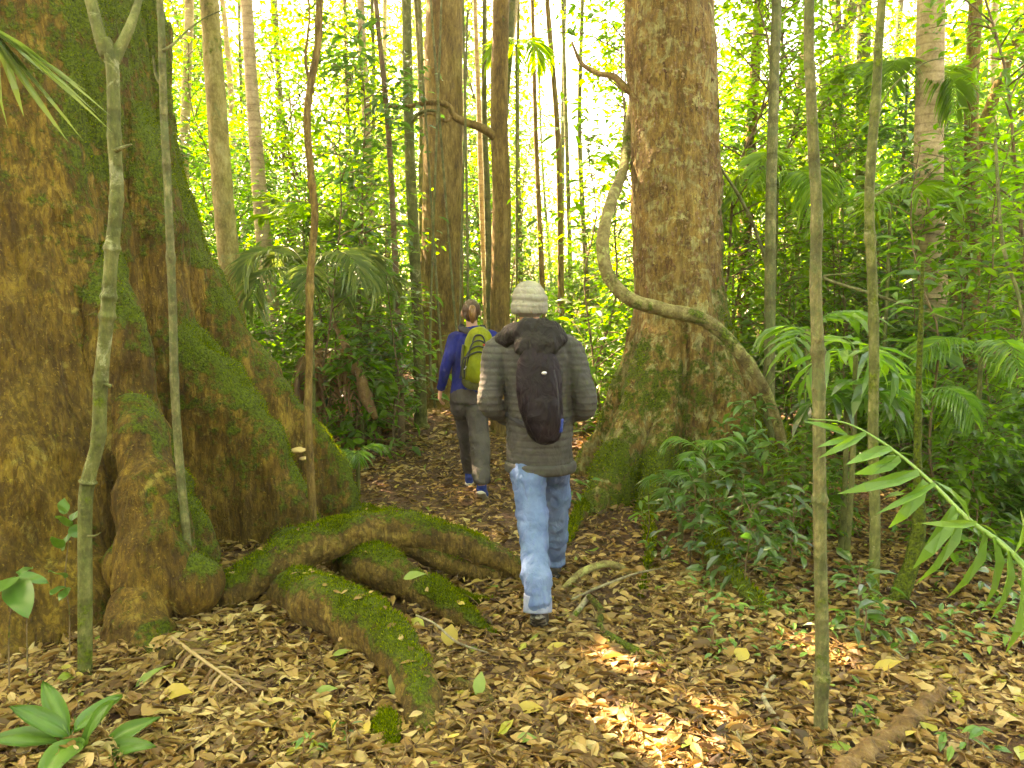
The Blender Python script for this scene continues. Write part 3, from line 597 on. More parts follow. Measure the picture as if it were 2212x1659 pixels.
for k, (xa, xm, xb, yb, w_, Y_, mt, lb) in enumerate([
    (1150, 1158, 1172, 640, 9, 13, 'bark_brown', 'thin dark pole tree, first beside the bright gap'),
    (1182, 1205, 1212, 640, 11, 12, 'bark_brown', 'crooked thin orange brown tree inside the bright gap'),
    (1215, 1224, 1232, 600, 8, 15, 'bark_pale', 'thin pale tree in the bright gap between two darker stems'),
    (1258, 1252, 1268, 640, 9, 13.5, 'bark_green', 'thin greenish tree at the right side of the bright gap'),
    (1120, 1118, 1125, 600, 8, 14, 'bark_green', 'very thin tree just right of the grey brown trunk'),
    (745, 752, 760, 700, 9, 14, 'bark_brown', 'thin brown tree halfway between crooked sapling and slim dark trunk'),
    (812, 840, 862, 740, 11, 9, 'bark_twig', 'dark bending thin tree beside the dark slim trunk'),
    (780, 800, 812, 720, 8, 13, 'bark_pale', 'thin pale tree behind the dark bending thin tree')]):
    stem_tree(lb, [(xa, 0), (xm, 300), (xb, yb)], Y_, w_*.9, w_*1.3, mt, top=8.5, cr=1.3, nleaf=500, moss=.0, seed=14+k, rough=.1, seg=8, n=50, cmat='leaf_yellow')
stem_tree('pale slim trunk right of the flaky barked tree', [(1678, 0), (1670, 250), (1664, 520), (1662, 850)], 6.6, 20, 24, 'bark_pale', top=9, cr=2.2, nleaf=1500, moss=.08, seed=31)
stem_tree('wide pale ringed trunk near the upper right corner', [(2012, 0), (2008, 200), (2006, 450), (2016, 640), (2022, 900)], 8.4, 54, 60, 'bark_ringed', top=10, cr=3, nleaf=3000, moss=.0, seed=32, seg=22)
stem_tree('dark brown trunk just right of the wide pale ringed trunk', [(2108, 0), (2098, 250), (2102, 500), (2092, 1000)], 9, 26, 30, 'bark_brown', top=10, cr=2.4, nleaf=2000, moss=.1, seed=33)
stem_tree('slim reddish trunk at the right edge with sunlit bark', [(2148, 0), (2143, 300), (2140, 560), (2140, 900)], 11, 16, 18, 'bark_ringed', top=10, cr=2.0, nleaf=1200, moss=-.1, seed=34)
stem_tree('leaning grey trunk behind the right saplings', [(1838, 30), (1800, 150), (1772, 260), (1730, 500)], 12, 22, 26, 'bark_pale', top=8, cr=2.0, nleaf=1500, moss=.05, seed=35)
stem_tree('dim vertical trunk behind the thin pale stem', [(1868, 0), (1864, 250), (1862, 500)], 11, 26, 30, 'bark_green', top=9, cr=2.2, nleaf=1600, moss=.1, seed=36)
stem_tree('short brown trunk half hidden by leaves right of the flaky barked tree', [(1640, 0), (1625, 250), (1612, 480)], 10.5, 20, 26, 'bark_brown', top=9, cr=2.2, nleaf=1600, moss=.0, seed=37)
stem_tree('dark leaning branch like tree at the right edge', [(2205, 60), (2165, 160), (2080, 420), (2050, 700)], 9.6, 20, 26, 'bark_brown', top=7, cr=1.5, nleaf=900, moss=.0, seed=38)
# unseen trees added to shade the near ground and block open sky
k = 0
for (x, y, tp, cr_) in [(-9.0, 9.5, 9, 4.0), (-6.9, 13.0, 9.5, 4.2), (-7.6, 5.0, 10, 4.0), (-5.6, 9.6, 9, 3.6), (-6.3, 2.2, 9, 3.6), (4.6, 3.5, 9, 3.0), (-9.5, 14.5, 10, 3.6), (-4.2, -2.5, 7, 3.4), (3.8, -2.8, 7, 3.4), (-.5, -5.5, 7.5, 3.6), (7, .5, 7.5, 3.2)]:
    T = thing('rainforest_tree', 'unseen tall tree added to shade the near ground', 'tree', (x, y, float(gh(x, y))), 'unseen trees added for shade')
    V, Fs = tube([[x, y, -.2], [x+.1, y, 3], [x, y+.1, 6], [x, y, tp]], [.26, .22, .2, .12], seg=16, n=40, rough=.08, rs=k)
    mk('trunk', V, Fs, MATS['bark_brown'], T, {'moss': np.clip(.15+.4*fbm(V*2, k, 3), 0, 1)}); crown(T, np.array([x, y, tp]), cr_, 9500, 900+k); k += 1
# ================================================================== UNDERSTORY
def leafy(name, seed, h, cr, nb, nl, leaf, mat, stemr=.012, z0=.25, stemmat='bark_twig', tpl=LEAF8, lw=.42, droop=.25, label='', cat_='', group=None):
    """prototype: stem + side branches with alternate leaves"""
    r = np.random.default_rng(seed); T = thing(name, label, cat_, (0, 0, 0), group)
    wob = np.cumsum(r.normal(size=(7, 2))*.05*h/2, axis=0); zz = np.linspace(-.05, h, 7)
    st = np.column_stack([wob[:, 0]-wob[0, 0], wob[:, 1]-wob[0, 1], zz]); parts = [tube(st, np.linspace(stemr, stemr*.3, 7), seg=6, n=16)]
    sp_ = spline(st, 100); pos, dr, nr, sz = [], [], [], []
    for b in range(nb):
        s = z0+(1-z0)*(b+r.random())/nb; o = sp_[int(s*99)]; a = r.uniform(0, 6.283); L = cr*(1.15-.6*s)*r.uniform(.6, 1.15)
        e = o+np.array([math.cos(a)*L, math.sin(a)*L, L*r.uniform(-.05, .6)]); m_ = (o+e)/2+np.array([0, 0, .10*L])
        bp = spline(np.array([o, m_, e]), 14); parts.append(tube(bp, np.linspace(stemr*.45, stemr*.15, 14), seg=4))
        k = max(3, int(nl/nb)); t = r.uniform(.15, 1, k)**.8; ii = (t*13).astype(int); pp_ = bp[ii]
        tw = r.normal(size=(k, 3))*cr*.13; q = pp_+tw
        ax = (e-o)/np.linalg.norm(e-o); side_ = np.cross(ax, [0, 0, 1.]); sg = np.where(r.random(k) < .5, -1, 1)[:, None]
        d = ax*.5+side_*sg*r.uniform(.4, 1.1, (k, 1))+np.array([0, 0, -droop])+r.normal(size=(k, 3))*.25
        pos.append(q); dr.append(d); nr.append(np.array([0, 0, 1.])+r.normal(size=(k, 3))*.35); sz.append(leaf*r.uniform(.55, 1.2, k))
    pos, dr, nr, sz = map(np.concatenate, (pos, dr, nr, sz))
    V, Fs = cat(parts); mk('stem', V, Fs, MATS[stemmat], T, {'moss': np.full(len(V), .1)})
    v, f = place(tpl, pos, dr, nr, sz, sz*lw); base = r.uniform(.1, .5)
    mk('foliage', v, f, MATS[mat], T, {'rnd': rep(np.clip(base+r.normal(size=len(pos))*.22, 0, 1), tpl)}, smooth=False)
    return T
def frond_mesh(L, n, ll, lw, arch, seed, lift=.6, tpl=BLADE, spread=1.0, fish=False, start=.22):
    """one feather frond growing along +y and bending down; returns V, T (leaflets) and rachis"""
    r = np.random.default_rng(seed); t = np.linspace(0, 1, 20)
    ry = L*np.sin(t*arch)/arch; rz = L*(lift*t-(t**2)*arch*.55); c = np.column_stack([0*t, ry, rz])
    tt = np.linspace(start, 1, n); pos, d, nn, sz = [], [], [], []
    for q in tt:
        i = q*19; a = c[int(i)]; b = c[min(19, int(i)+1)]; o = a+(b-a)*(i-int(i)); ax = b-a if int(i) < 19 else c[19]-c[18]; ax = ax/np.linalg.norm(ax)
        for s in (-1, 1):
            f_ = .35+.9*q; dd = np.array([s*1., 0, -.12+r.normal()*.08])*spread+ax*f_+r.normal(size=3)*.05
            pos.append(o); d.append(dd); nn.append([r.normal()*.1, 0, 1]); sz.append(ll*(.55+.9*math.sin(math.pi*min(.97, (q-start)/(1-start)*.8+.15)))*r.uniform(.85, 1.1))
    sz = np.array(sz); v, f = place(tpl, np.array(pos), np.array(d), np.array(nn), sz, lw)
    rv, rf = tube(c, np.linspace(.006, .0015, 20)*max(1, L), seg=5); return v, f, rv, rf, rep(np.clip(r.normal(.45, .2, len(pos)), 0, 1), tpl)
def palm(name, label, nf, L, n, ll, lw, arch, seed, stem_h, mat='leaf_palm', lift=.6, group=None, cat_='palm', tpl=BLADE):
    r = np.random.default_rng(seed); T = thing(name, label, cat_, (0, 0, 0), group)
    sv, sf = tube([[0, 0, -.1], [.01, 0, stem_h*.5], [0, .01, stem_h+.03]], [.022, .018, .016], seg=8, n=14); mk('stem', sv, sf, MATS['bark_green'], T, {'moss': np.full(len(sv), .2)})
    v, f, rv, rf, at = frond_mesh(L, n, ll, lw, arch, seed, lift, tpl)
    V = np.vstack([v, rv]); me0 = None
    for k in range(nf):
        a = 2*math.pi*k/nf*1.0+r.uniform(-.3, .3)
        if me0 is None:
            o = mk('frond', V, [f]+[q+len(v) for q in rf], MATS[mat], T, {'rnd': np.concatenate([at, np.full(len(rv), .5)])}, smooth=False, local=True); me0 = o.data
        else:
            o = bpy.data.objects.new('frond', me0); COL.objects.link(o); o.parent = T
        o.location = (0, 0, stem_h); o.rotation_euler = (r.uniform(-.35, .45), 0, a); s = r.uniform(.75, 1.1); o.scale = (s, s, s)
    return T
def remove(T):
    for c in list(T.children): bpy.data.objects.remove(c)
    bpy.data.objects.remove(T)
fr = np.random.default_rng(5)
tall = [leafy('understory_tree', 100+k, h, cr, nb, nl, lf, mt, .022, z0, label='slender understory tree with scattered glossy leaves', cat_='tree', group='understory trees filling the forest')
        for k, (h, cr, nb, nl, lf, mt, z0) in enumerate([(5.5, 1.1, 46, 2100, .12, 'leaf_mid', .15), (4.6, 1.0, 40, 1700, .14, 'leaf_dark', .1), (6.2, 1.2, 52, 2300, .11, 'leaf_yellow', .25), (3.6, .9, 32, 1400, .12, 'leaf_mid', .08), (5.0, 1.1, 44, 2000, .10, 'leaf_yellow', .12)])]
bush = [leafy('shrub', 120+k, h, cr, nb, nl, lf, mt, .010, .02, label='leafy green shrub of the forest understory', cat_='shrub', group='shrubs filling the forest floor')
        for k, (h, cr, nb, nl, lf, mt) in enumerate([(1.5, .6, 26, 620, .13, 'leaf_mid'), (1.1, .55, 22, 460, .14, 'leaf_mid'), (1.9, .7, 30, 800, .12, 'leaf_dark'), (1.3, .5, 22, 460, .14, 'leaf_palm')])]
herb = [leafy('seedling', 140+k, h, cr, nb, nl, lf, mt, .004, .1, label='small leafy seedling on the forest floor', cat_='seedling', group='seedlings dotted over the forest floor', tpl=LEAF8)
        for k, (h, cr, nb, nl, lf, mt) in enumerate([(.35, .16, 7, 26, .09, 'leaf_seed'), (.25, .14, 5, 16, .08, 'leaf_mid'), (.5, .2, 9, 44, .10, 'leaf_dark')])]
palms = [palm('understory_palm', 'small feathery palm among the undergrowth', 8, 1.5, 26, .34, .034, 1.3, 150, 1.0, group='small palms among the undergrowth'),
         palm('understory_palm', 'small feathery palm among the undergrowth', 7, 1.1, 11, .36, .075, 1.2, 151, .8, group='small palms among the undergrowth'),
         palm('understory_palm', 'small feathery palm among the undergrowth', 9, 1.9, 30, .42, .036, 1.5, 152, 2.2, group='small palms among the undergrowth')]
def corridor(x, y):   # the walking track
    cx = .25-.10*(y-4)-.02*max(0, y-8)**2
    return abs(x-cx) < (1.15 if y < 7 else .95 if y < 10 else .5)
BIG = [(C1[0], C1[1], 2.7), (C2[0], C2[1], 1.3), (-1.0, 11.6, .9)]
def blocked(x, y, m=.0):
    return any(math.hypot(x-a, y-b) < c+m for a, b, c in BIG)
SIGHT = [(0, 350, 6.0), (1375, 1540, 7.4), (430, 640, 8), (900, 1010, 11)]
def fill(protos, n, y0, y1, wp, smin, smax, lim=None, power=1.0):
    c = 0; tries = 0
    while c < n and tries < n*40:
        tries += 1; y = y0+(y1-y0)*fr.random()**power; ox = fr.uniform(-160, 2380); x = (ox-1106)/F*y*1.0
        if corridor(x, y) and y < 12: continue
        if blocked(x, y): continue
        if lim and not lim(ox, y, x): continue
        T = protos[fr.choice(len(protos), p=wp)]; s = fr.uniform(smin, smax)
        if 1120 < ox < 1365 and T in tall:                      # low growth under the bright gap over the track
            if y < 14: continue
            s = min(s, (1.75+y*.075)/TH[tall.index(T)])
        dup(T, (x, y, float(gh(x, y))), fr.uniform(0, 6.28), s, tilt=(fr.normal()*.05, fr.normal()*.05)); c += 1
TH = (5.5, 4.6, 6.2, 3.6, 5.0)
fill(tall, 30, 8.0, 11.5, [.2, .3, .15, .2, .15], .75, 1.1, lambda ox, y, x: not (420 < ox < 660 and y < 10.6) and not (850 < ox < 1120) and not (1560 < ox < 1700 and y < 8.6))
fill(tall, 60, 11.5, 17.5, [.30, .28, .12, .2, .10], .85, 1.35, lambda ox, y, x: not (870 < ox < 1040 and y < 12.3))
fill(tall, 66, 17, 28, [.25, .12, .3, .13, .2], 1.1, 1.9)
for k in range(34):    # unseen trees added behind and beside the camera to block open sky
    a = R(fr.uniform(-205, 25)); d_ = fr.uniform(3.6, 8.5); x, y = .3+d_*math.cos(a), .5+d_*math.sin(a)
    if abs(x) < .85*y+1.2 and y > 0: continue
    dup(tall[k % 5], (x, y, float(gh(x, y))), fr.uniform(0, 6.28), fr.uniform(.9, 1.3))
fill(bush, 60, 7.6, 12, [.3, .25, .3, .15], .6, 1.1, lambda ox, y, x: not (620 < ox < 720 and y < 8.0))
fill(bush, 80, 12, 20, [.3, .25, .3, .15], .8, 1.5)
fill(palms, 10, 10.5, 18, [.4, .3, .3], .8, 1.25, lambda ox, y, x: not (560 < ox < 1420))
airy = [leafy('sapling', 170+k, h, cr, nb, nl, lf, mt, .012, .12, label='thin airy sapling with a few large leaves', cat_='sapling', group='airy saplings between the trunks', lw=.36)
        for k, (h, cr, nb, nl, lf, mt) in enumerate([(3.2, .8, 22, 230, .15, 'leaf_mid'), (2.4, .7, 18, 170, .17, 'leaf_fresh'), (3.8, .8, 26, 300, .12, 'leaf_mid'), (2.8, .7, 20, 160, .18, 'leaf_palm')])]
fill(bush, 22, 4.8, 8.2, [.2, .35, .1, .35], .35, .75, lambda ox, y, x: ox > 1720)
fill(airy, 46, 5.6, 10.5, [.3, .25, .3, .15], .7, 1.1, lambda ox, y, x: ox > 1600 or (640 < ox < 900 and y > 8))
fill(airy, 55, 9, 17, [.3, .25, .3, .15], .9, 1.4)
fill(herb, 60, 4.2, 12, [.4, .35, .25], .6, 1.3, lambda ox, y, x: ox > 1250 or y > 8)
for T in tall+bush+herb+palms+airy: T.location = (0, -30, 0)
# thin poles deep in the wood
pv, pf = tube([[0, 0, -.1], [.08, .02, 2.5], [-.05, .05, 5.5], [.05, 0, 9]], [.05, .045, .04, .03], seg=7, n=24, rough=.1)
pole = thing('pole_tree', 'thin bare pole trunk standing deep in the bright wood', 'tree', (0, -30, 0), 'thin pole trunks deep in the wood'); mk('trunk', pv, pf, MATS['bark_pale'], pole, {'moss': np.full(len(pv), .1)}, local=True)
pole2 = thing('pole_tree', 'thin bare pole trunk standing deep in the bright wood', 'tree', (0, -30, 0), 'thin pole trunks deep in the wood'); mk('trunk', pv*np.array([1.3, 1.3, 1]), pf, MATS['bark_ringed'], pole2, {'moss': np.full(len(pv), .1)}, local=True)
for k in range(64):
    y = fr.uniform(11, 27); ox = fr.uniform(-50, 2260); x = (ox-1106)/F*y
    if 1100 < ox < 1360 and k % 2: continue
    dup(pole if k % 3 else pole2, (x, y, 0), fr.uniform(0, 6.28), fr.uniform(.7, 1.5), tilt=(fr.normal()*.04, fr.normal()*.06))
for T in [pole, pole2]+tall+bush+herb+palms+airy: remove(T)
# distant wood beyond the countable trees
N_ = 60000; y = fr.uniform(27, 40, N_); ox = fr.uniform(-250, 2450, N_); x = (ox-1106)/F*y; z = fr.uniform(0, 15, N_)
p = np.stack([x, y, z], 1); n_ = fbm(p*np.array([.28, .28, .28]), 77, 3); gx, gy = proj(p)
gap = np.exp(-(((gx-1255)/95)**2+((gy-190)/150)**2))*1.0+.45*np.exp(-(((gx-620)/80)**2+((gy-260)/90)**2))+.35*np.exp(-(((gx-2090)/60)**2+((gy-140)/80)**2))+.35*np.exp(-(((gx-520)/60)**2+((gy-30)/60)**2))
p = p[(n_ > -.14+1.6*gap)]; k = len(p); L = fr.uniform(.16, .34, k)
v, f = place(LEAF4, p, rdir(k, fr)+np.array([0, 0, -.4]), rdir(k, fr)+np.array([0, 0, .7]), L, L*.5)
o = mk('distant_foliage', v, f, MATS['leaf_yellow'], None, {'rnd': rep(fr.random(k), LEAF4)}, smooth=False); tag(o, 'bright mass of leaves closing the far end of the forest', 'forest', None, 'stuff')  # sunlit look put into the far leaves by a brighter yellow green

# ================================================================== SINGLE PLANTS SEEN IN THE PHOTO
def at(T, p, rz=0, s=1.0, tilt=(0, 0)):
    T.location = [float(c) for c in p]; T.rotation_euler = (tilt[0], tilt[1], rz); T.scale = (s, s, s); return T
def palm_at(label, ox, oy, Y, **k):
    """crown of the palm at the picture point; its stem reaches the ground"""
    c = P(ox, oy, Y); g = float(gh(c[0], c[1])); T = palm('understory_palm', label, stem_h=c[2]-g, **k); at(T, (c[0], c[1], g)); return T
palm_at('palm with pale drooping fronds behind the crooked brown sapling', 668, 590, 7.6, nf=9, L=1.05, n=22, ll=.30, lw=.016, arch=1.5, seed=201, lift=.75, mat='leaf_pale')
palm_at('bright sunlit young palm above the pale drooping palm', 655, 500, 9.0, nf=6, L=.75, n=18, ll=.26, lw=.035, arch=1.0, seed=202, lift=.9, mat='leaf_fresh')
palm_at('palm with thin grey green fronds between the left palm and the woman', 775, 610, 8.6, nf=7, L=.8, n=20, ll=.26, lw=.014, arch=1.7, seed=203, lift=.6, mat='leaf_pale')
palm_at('clump of dry brown hanging fronds left of the track', 700, 760, 8.4, nf=9, L=.6, n=16, ll=.3, lw=.02, arch=2.2, seed=231, lift=.2, mat='deadfrond')
palm_at('broad leaved palm close behind the ringed sapling', 1850, 765, 4.9, nf=6, L=.42, n=4, ll=.27, lw=.055, arch=1.3, seed=204, lift=.55)
palm_at('broad leaved palm beside the right edge of the flaky tree', 1745, 720, 5.8, nf=5, L=.5, n=5, ll=.26, lw=.045, arch=1.2, seed=205, lift=.6)
palm_at('spreading feathery palm at the far right edge', 2120, 770, 5.8, nf=7, L=.8, n=22, ll=.2, lw=.016, arch=1.2, seed=206, lift=.4)
palm_at('dark palm under the wide ringed trunk', 1990, 850, 5.4, nf=6, L=.6, n=16, ll=.18, lw=.018, arch=1.3, seed=207, lift=.5)
palm_at('tall feathery palm whose fronds hang beside the wide ringed trunk', 1960, 190, 9.0, nf=7, L=1.1, n=26, ll=.34, lw=.022, arch=1.5, seed=208, lift=.6, mat='leaf_fresh')
palm_at('green palm arching beside the flaky tree at head height', 1680, 400, 8.2, nf=7, L=1.0, n=22, ll=.30, lw=.024, arch=1.5, seed=209, lift=.6, mat='leaf_fresh')
palm_at('palm with pale hanging leaflets high beside the grey brown trunk', 1115, 100, 11.5, nf=5, L=.7, n=18, ll=.32, lw=.022, arch=1.7, seed=210, lift=.5, mat='leaf_yellow')
palm_at('palm with a drooping crown at mid height on the far right', 1925, 440, 7.8, nf=6, L=.8, n=8, ll=.30, lw=.045, arch=1.3, seed=211, lift=.6, mat='leaf_fresh')
palm_at('low fan of broad green leaves between the right saplings', 1830, 880, 5.0, nf=6, L=.4, n=4, ll=.28, lw=.075, arch=1.4, seed=212, lift=.9, mat='leaf_dark')
palm_at('tiny feather palm at the foot of the flaky tree', 1470, 1060, 5.3, nf=6, L=.32, n=14, ll=.12, lw=.010, arch=1.4, seed=213, lift=.9, mat='leaf_dark')
palm_at('tiny fan palm low beside the shrub at the flaky tree', 1520, 980, 5.4, nf=6, L=.34, n=14, ll=.12, lw=.012, arch=1.4, seed=214, lift=.9)
palm_at('small fern like palm at the left side of the track', 770, 985, 6.6, nf=7, L=.34, n=12, ll=.11, lw=.018, arch=1.2, seed=215, lift=.6)
for k, (lb, ox, oy, s, sd, h, cr, nb, nl, lf, mt) in enumerate([
    ('glossy shrub in front of the roots of the flaky tree', 1500, 1235, 1, 301, .70, .34, 18, 130, .11, 'leaf_dark'),
    ('shrub with upright pale green leaves beside the flaky tree', 1560, 1150, 1, 302, .80, .30, 14, 90, .13, 'leaf_seed'),
    ('layered shrub right of the flaky tree base', 1660, 1130, 1, 303, .85, .36, 18, 120, .12, 'leaf_seed'),
    ('dense low shrub between flaky tree and ringed sapling', 1610, 1290, 1, 304, .55, .34, 16, 120, .11, 'leaf_dark'),
    ('leafy shrub directly behind the ringed sapling', 1700, 1240, 1, 305, .5, .3, 14, 90, .10, 'leaf_dark'),
    ('low plant at the left foot of the flaky tree', 1245, 1110, 1, 306, .28, .16, 7, 26, .10, 'leaf_seed'),
    ('small plant at the foot of the mossy stem', 1865, 1400, 1, 307, .42, .2, 9, 34, .12, 'leaf_dark'),
    ('green seedling with toothed leaves right of the ringed sapling', 1860, 1330, 1, 308, .30, .16, 6, 20, .11, 'leaf_seed'),
    ('shrub with dark leaves left of the track behind the buttress', 845, 900, 1, 309, .9, .5, 24, 330, .10, 'leaf_dark'),
    ('bushy green plant beside the left hand of the woman', 905, 880, 1, 310, .75, .4, 22, 300, .10, 'leaf_mid'),
    ('low bush at the start of the undergrowth left of the track', 770, 930, 1, 311, .7, .5, 22, 280, .10, 'leaf_dark'),
    ('shrub with glossy leaves in front of the broad brown trunk', 960, 800, 1, 312, 2.3, .7, 36, 800, .10, 'leaf_dark'),
    ('sprout with bright yellow green leaves standing right of the man', 1405, 1200, 1, 313, .42, .14, 7, 26, .08, 'leaf_fresh'),
    ('small seedling in the lower right corner', 2090, 1640, 1, 314, .16, .14, 5, 14, .08, 'leaf_seed'),
    ('tiny seedling beside the base of the ringed sapling', 1850, 1560, 1, 315, .14, .10, 4, 10, .06, 'leaf_fresh'),
    ('tiny green seedling in the bottom middle of the litter', 660, 1650, 1, 316, .10, .08, 4, 9, .05, 'leaf_seed'),
    ('small seedling right of the mossy root end', 745, 1640, 1, 317, .13, .1, 4, 9, .06, 'leaf_dark'),
    ('shrub at the far right edge above the leaf litter', 2150, 1150, 1, 318, .9, .4, 18, 170, .12, 'leaf_seed'),
    ('shrub behind the two right hand palms', 2020, 1080, 1, 319, .9, .5, 20, 240, .12, 'leaf_mid'),
    ('leafy shrub behind the man at the right of the track', 1330, 930, 1, 320, .9, .4, 20, 260, .10, 'leaf_mid')]):
    T = leafy('shrub' if h > .45 else 'seedling', sd, h, cr, nb, nl, lf, mt, .006, .15, label=lb, cat_='shrub' if h > .45 else 'seedling', tpl=LEAF8, lw=.36); g = G(ox, oy); at(T, g)
# dense mid-right and mid-left growth
# seedling with long ribbed leaves, bottom left
def plant_leaves(label, root, specs, mat, wd=.26, name='seedling', stem=None, rib=True):
    T = thing(name, label, 'plant', root)
    n = 14; ys = np.linspace(0, 1, n); ws = .5*np.sin(np.pi*np.clip(ys, .0, 1)**.8)**.75
    for k, (b, tip, w_, up) in enumerate(specs):
        b = np.array(b); tip = np.array(tip); L = np.linalg.norm(tip-b); d = (tip-b)/L; x = np.cross(d, up); x /= np.linalg.norm(x); z = np.cross(x, d); V = []
        for y_, hw in zip(ys, ws):
            for s in np.linspace(-1, 1, 9):
                ribz = -.012*abs(math.sin(s*3*math.pi)) if rib else 0
                V.append(b+d*L*y_+x*s*hw*w_*1.5+z*(L*.32*(y_-y_*y_)+abs(s)*.16*w_*(1-y_)+ribz+.004*math.sin(9*y_+s*2+k)))
        q = np.array([[i*9+j, i*9+j+1, i*9+j+10, i*9+j+9] for i in range(n-1) for j in range(8)])
        mk('leaf', V, q, MATS[mat], T, {'rnd': np.array([.15+.4*((k*37) % 10)/10+(.35 if rib and j_ in (0, 3, 4, 5, 8) else 0) for i_ in range(n) for j_ in range(9)])})
    if stem: sv, sf = cat([tube(s_[0], s_[1], seg=6, n=12) for s_ in stem]); mk('stem', sv, sf, MATS['bark_twig'], T, {'moss': np.full(len(sv), .4)})
    return T
c = G(150, 1640); D = 2.85; up = np.array([0, -.5, 1.])
def p2(x, y, d=D): return P(x, y, d)
plant_leaves('large leaved seedling with ribbed leaves in the bottom left corner', c, [
    (p2(150, 1590), p2(20, 1525, 2.8), .055, up), (p2(145, 1585), p2(92, 1470, 2.95), .050, up), (p2(160, 1580), p2(265, 1500, 3.05), .050, up), (p2(180, 1620), p2(245, 1512, 2.8), .060, up),
    (p2(170, 1600), p2(88, 1690, 2.6), .085, up), (p2(210, 1630), p2(345, 1548, 2.9), .055, up), (p2(205, 1640), p2(335, 1610, 2.75), .060, up), (p2(190, 1640), p2(265, 1710, 2.6), .065, up), (p2(140, 1600), p2(-40, 1600, 2.75), .055, up),
    (p2(150, 1610), p2(150, 1530, 3.1), .04, up)], 'leaf_seed', stem=[([c-[0, 0, .03], p2(160, 1600)], [.006, .004])])
c = G(20, 1500)
plant_leaves('plant with rounded green leaves against the giant trunk', c, [
    (p2(30, 1255, 3.2), p2(62, 1335, 3.0), .075, up), (p2(35, 1250, 3.2), p2(-15, 1290, 3.0), .06, up), (p2(40, 1245, 3.2), p2(105, 1260, 3.2), .035, up), (p2(40, 1245, 3.2), p2(70, 1225, 3.3), .035, up)],
    'leaf_seed', rib=False, stem=[([c, p2(20, 1350, 3.3), p2(35, 1250, 3.2)], [.004, .003, .002]), ([G(60, 1470), p2(58, 1350, 3.4), p2(66, 1240, 3.3)], [.004, .003, .002])])
c = G(150, 1440)
plant_leaves('small twig seedling with round leaves left of the near sapling', c, [
    (p2(135, 1190, 3.5), p2(110, 1160, 3.4), .035, up), (p2(135, 1190, 3.5), p2(155, 1150, 3.5), .032, up), (p2(150, 1140, 3.5), p2(120, 1115, 3.4), .04, up), (p2(150, 1140, 3.5), p2(180, 1160, 3.5), .045, up), (p2(140, 1110, 3.5), p2(140, 1075, 3.5), .04, up),
    (p2(140, 1270, 3.5), p2(108, 1285, 3.4), .035, up), (p2(140, 1250, 3.5), p2(105, 1235, 3.4), .045, up), (p2(150, 1270, 3.5), p2(128, 1300, 3.4), .03, up), (p2(150, 1130, 3.5), p2(175, 1105, 3.5), .04, up)],
    'leaf_seed', rib=False, stem=[([c, p2(150, 1320, 3.55), p2(140, 1250, 3.5), p2(150, 1140, 3.5), p2(140, 1080, 3.5)], [.004, .003, .003, .002, .001])])
# palm frond reaching in at the top left: its own small palm stands outside the frame
T = thing('palm_frond_plant', 'palm with pale narrow leaflets hanging in at the upper left edge', 'palm', (-1.95, 2.4, float(gh(-1.95, 2.4))))
sv, sf = tube([[-1.95, 2.4, 0], [-1.93, 2.4, 1.5], [-1.9, 2.4, 2.45]], [.02, .018, .015], seg=8, n=14); mk('stem', sv, sf, MATS['bark_green'], T, {'moss': np.full(len(sv), .2)})
o0 = P(-60, 30, 2.4); tips = [(180, 240), (175, 205), (150, 200), (132, 262), (95, 262), (80, 235), (110, 240), (38, 215), (60, 130), (-10, 250), (140, 170)]
bb = np.array([o0+(P(5, 80, 2.4)-o0)*q for q in np.linspace(.2, 1, len(tips))]); tt_ = np.array([P(x_, y_, 2.4-.03*(i % 3)) for i, (x_, y_) in enumerate(tips)]); LL = np.linalg.norm(tt_-bb, axis=1)
v, f = place(BLADE, bb, (tt_-bb)+np.array([0, 0, .10])*LL[:, None], np.tile([.2, -.9, .5], (len(tips), 1))+rdir(len(tips))*.3, LL*1.1, np.array([.014, .012, .01, .014, .022, .012, .01, .024, .012, .012, .01]))
rv, rf = tube([P(-200, -90, 2.4), o0, P(5, 80, 2.4)], [.006, .004, .002], seg=5, n=12); mk('frond', np.vstack([v, rv]), [f]+[q+len(v) for q in rf], MATS['leaf_pale'], T, {'rnd': np.full(len(v)+len(rv), .6)}, smooth=False)
# the bright arching bamboo-like cane at the right
T = thing('arching_cane', 'bright green arching cane with broad hanging leaves at the right edge', 'plant', (1.42, 1.72, float(gh(1.42, 1.72))))
cp_ = spline(np.array([P(1745, 905, 2.6), P(1830, 915, 2.5), P(1920, 965, 2.4), P(2010, 1040, 2.25), P(2090, 1120, 2.1), P(2170, 1180, 2.0), P(2240, 1260, 1.9), P(2300, 1380, 1.8), P(2300, 1380, 1.8)+np.array([.05, -.03, -.38]), np.array([1.42, 1.72, float(gh(1.42, 1.72))-.03])]), 80)
tb = tube(cp_, np.linspace(.002, .012, 80), seg=8); mk('cane', tb[0], tb[1], MATS['leaf_seed'], T, {'rnd': np.full(len(tb[0]), .9)})
sp2 = [(1830, 940, 1765, 920, .03), (1850, 945, 1790, 965, .032), (1870, 935, 1800, 990, .035), (1925, 968, 1855, 1000, .045), (1935, 985, 1900, 1010, .03), (1945, 990, 1880, 1035, .055), (1985, 1020, 1860, 1080, .05), (2000, 1040, 1955, 1135, .06), (2020, 1045, 1930, 1110, .03),
       (2065, 1095, 2010, 1220, .06), (2080, 1110, 2035, 1260, .05), (2095, 1120, 2060, 1050, .03), (2130, 1150, 2100, 1290, .055), (2150, 1160, 2165, 1300, .05), (2180, 1190, 2185, 1330, .05), (2190, 1200, 2240, 1130, .04), (2215, 1230, 2215, 1400, .05), (2110, 1130, 2030, 1150, .03)]
bb, tt_, ww = [], [], []
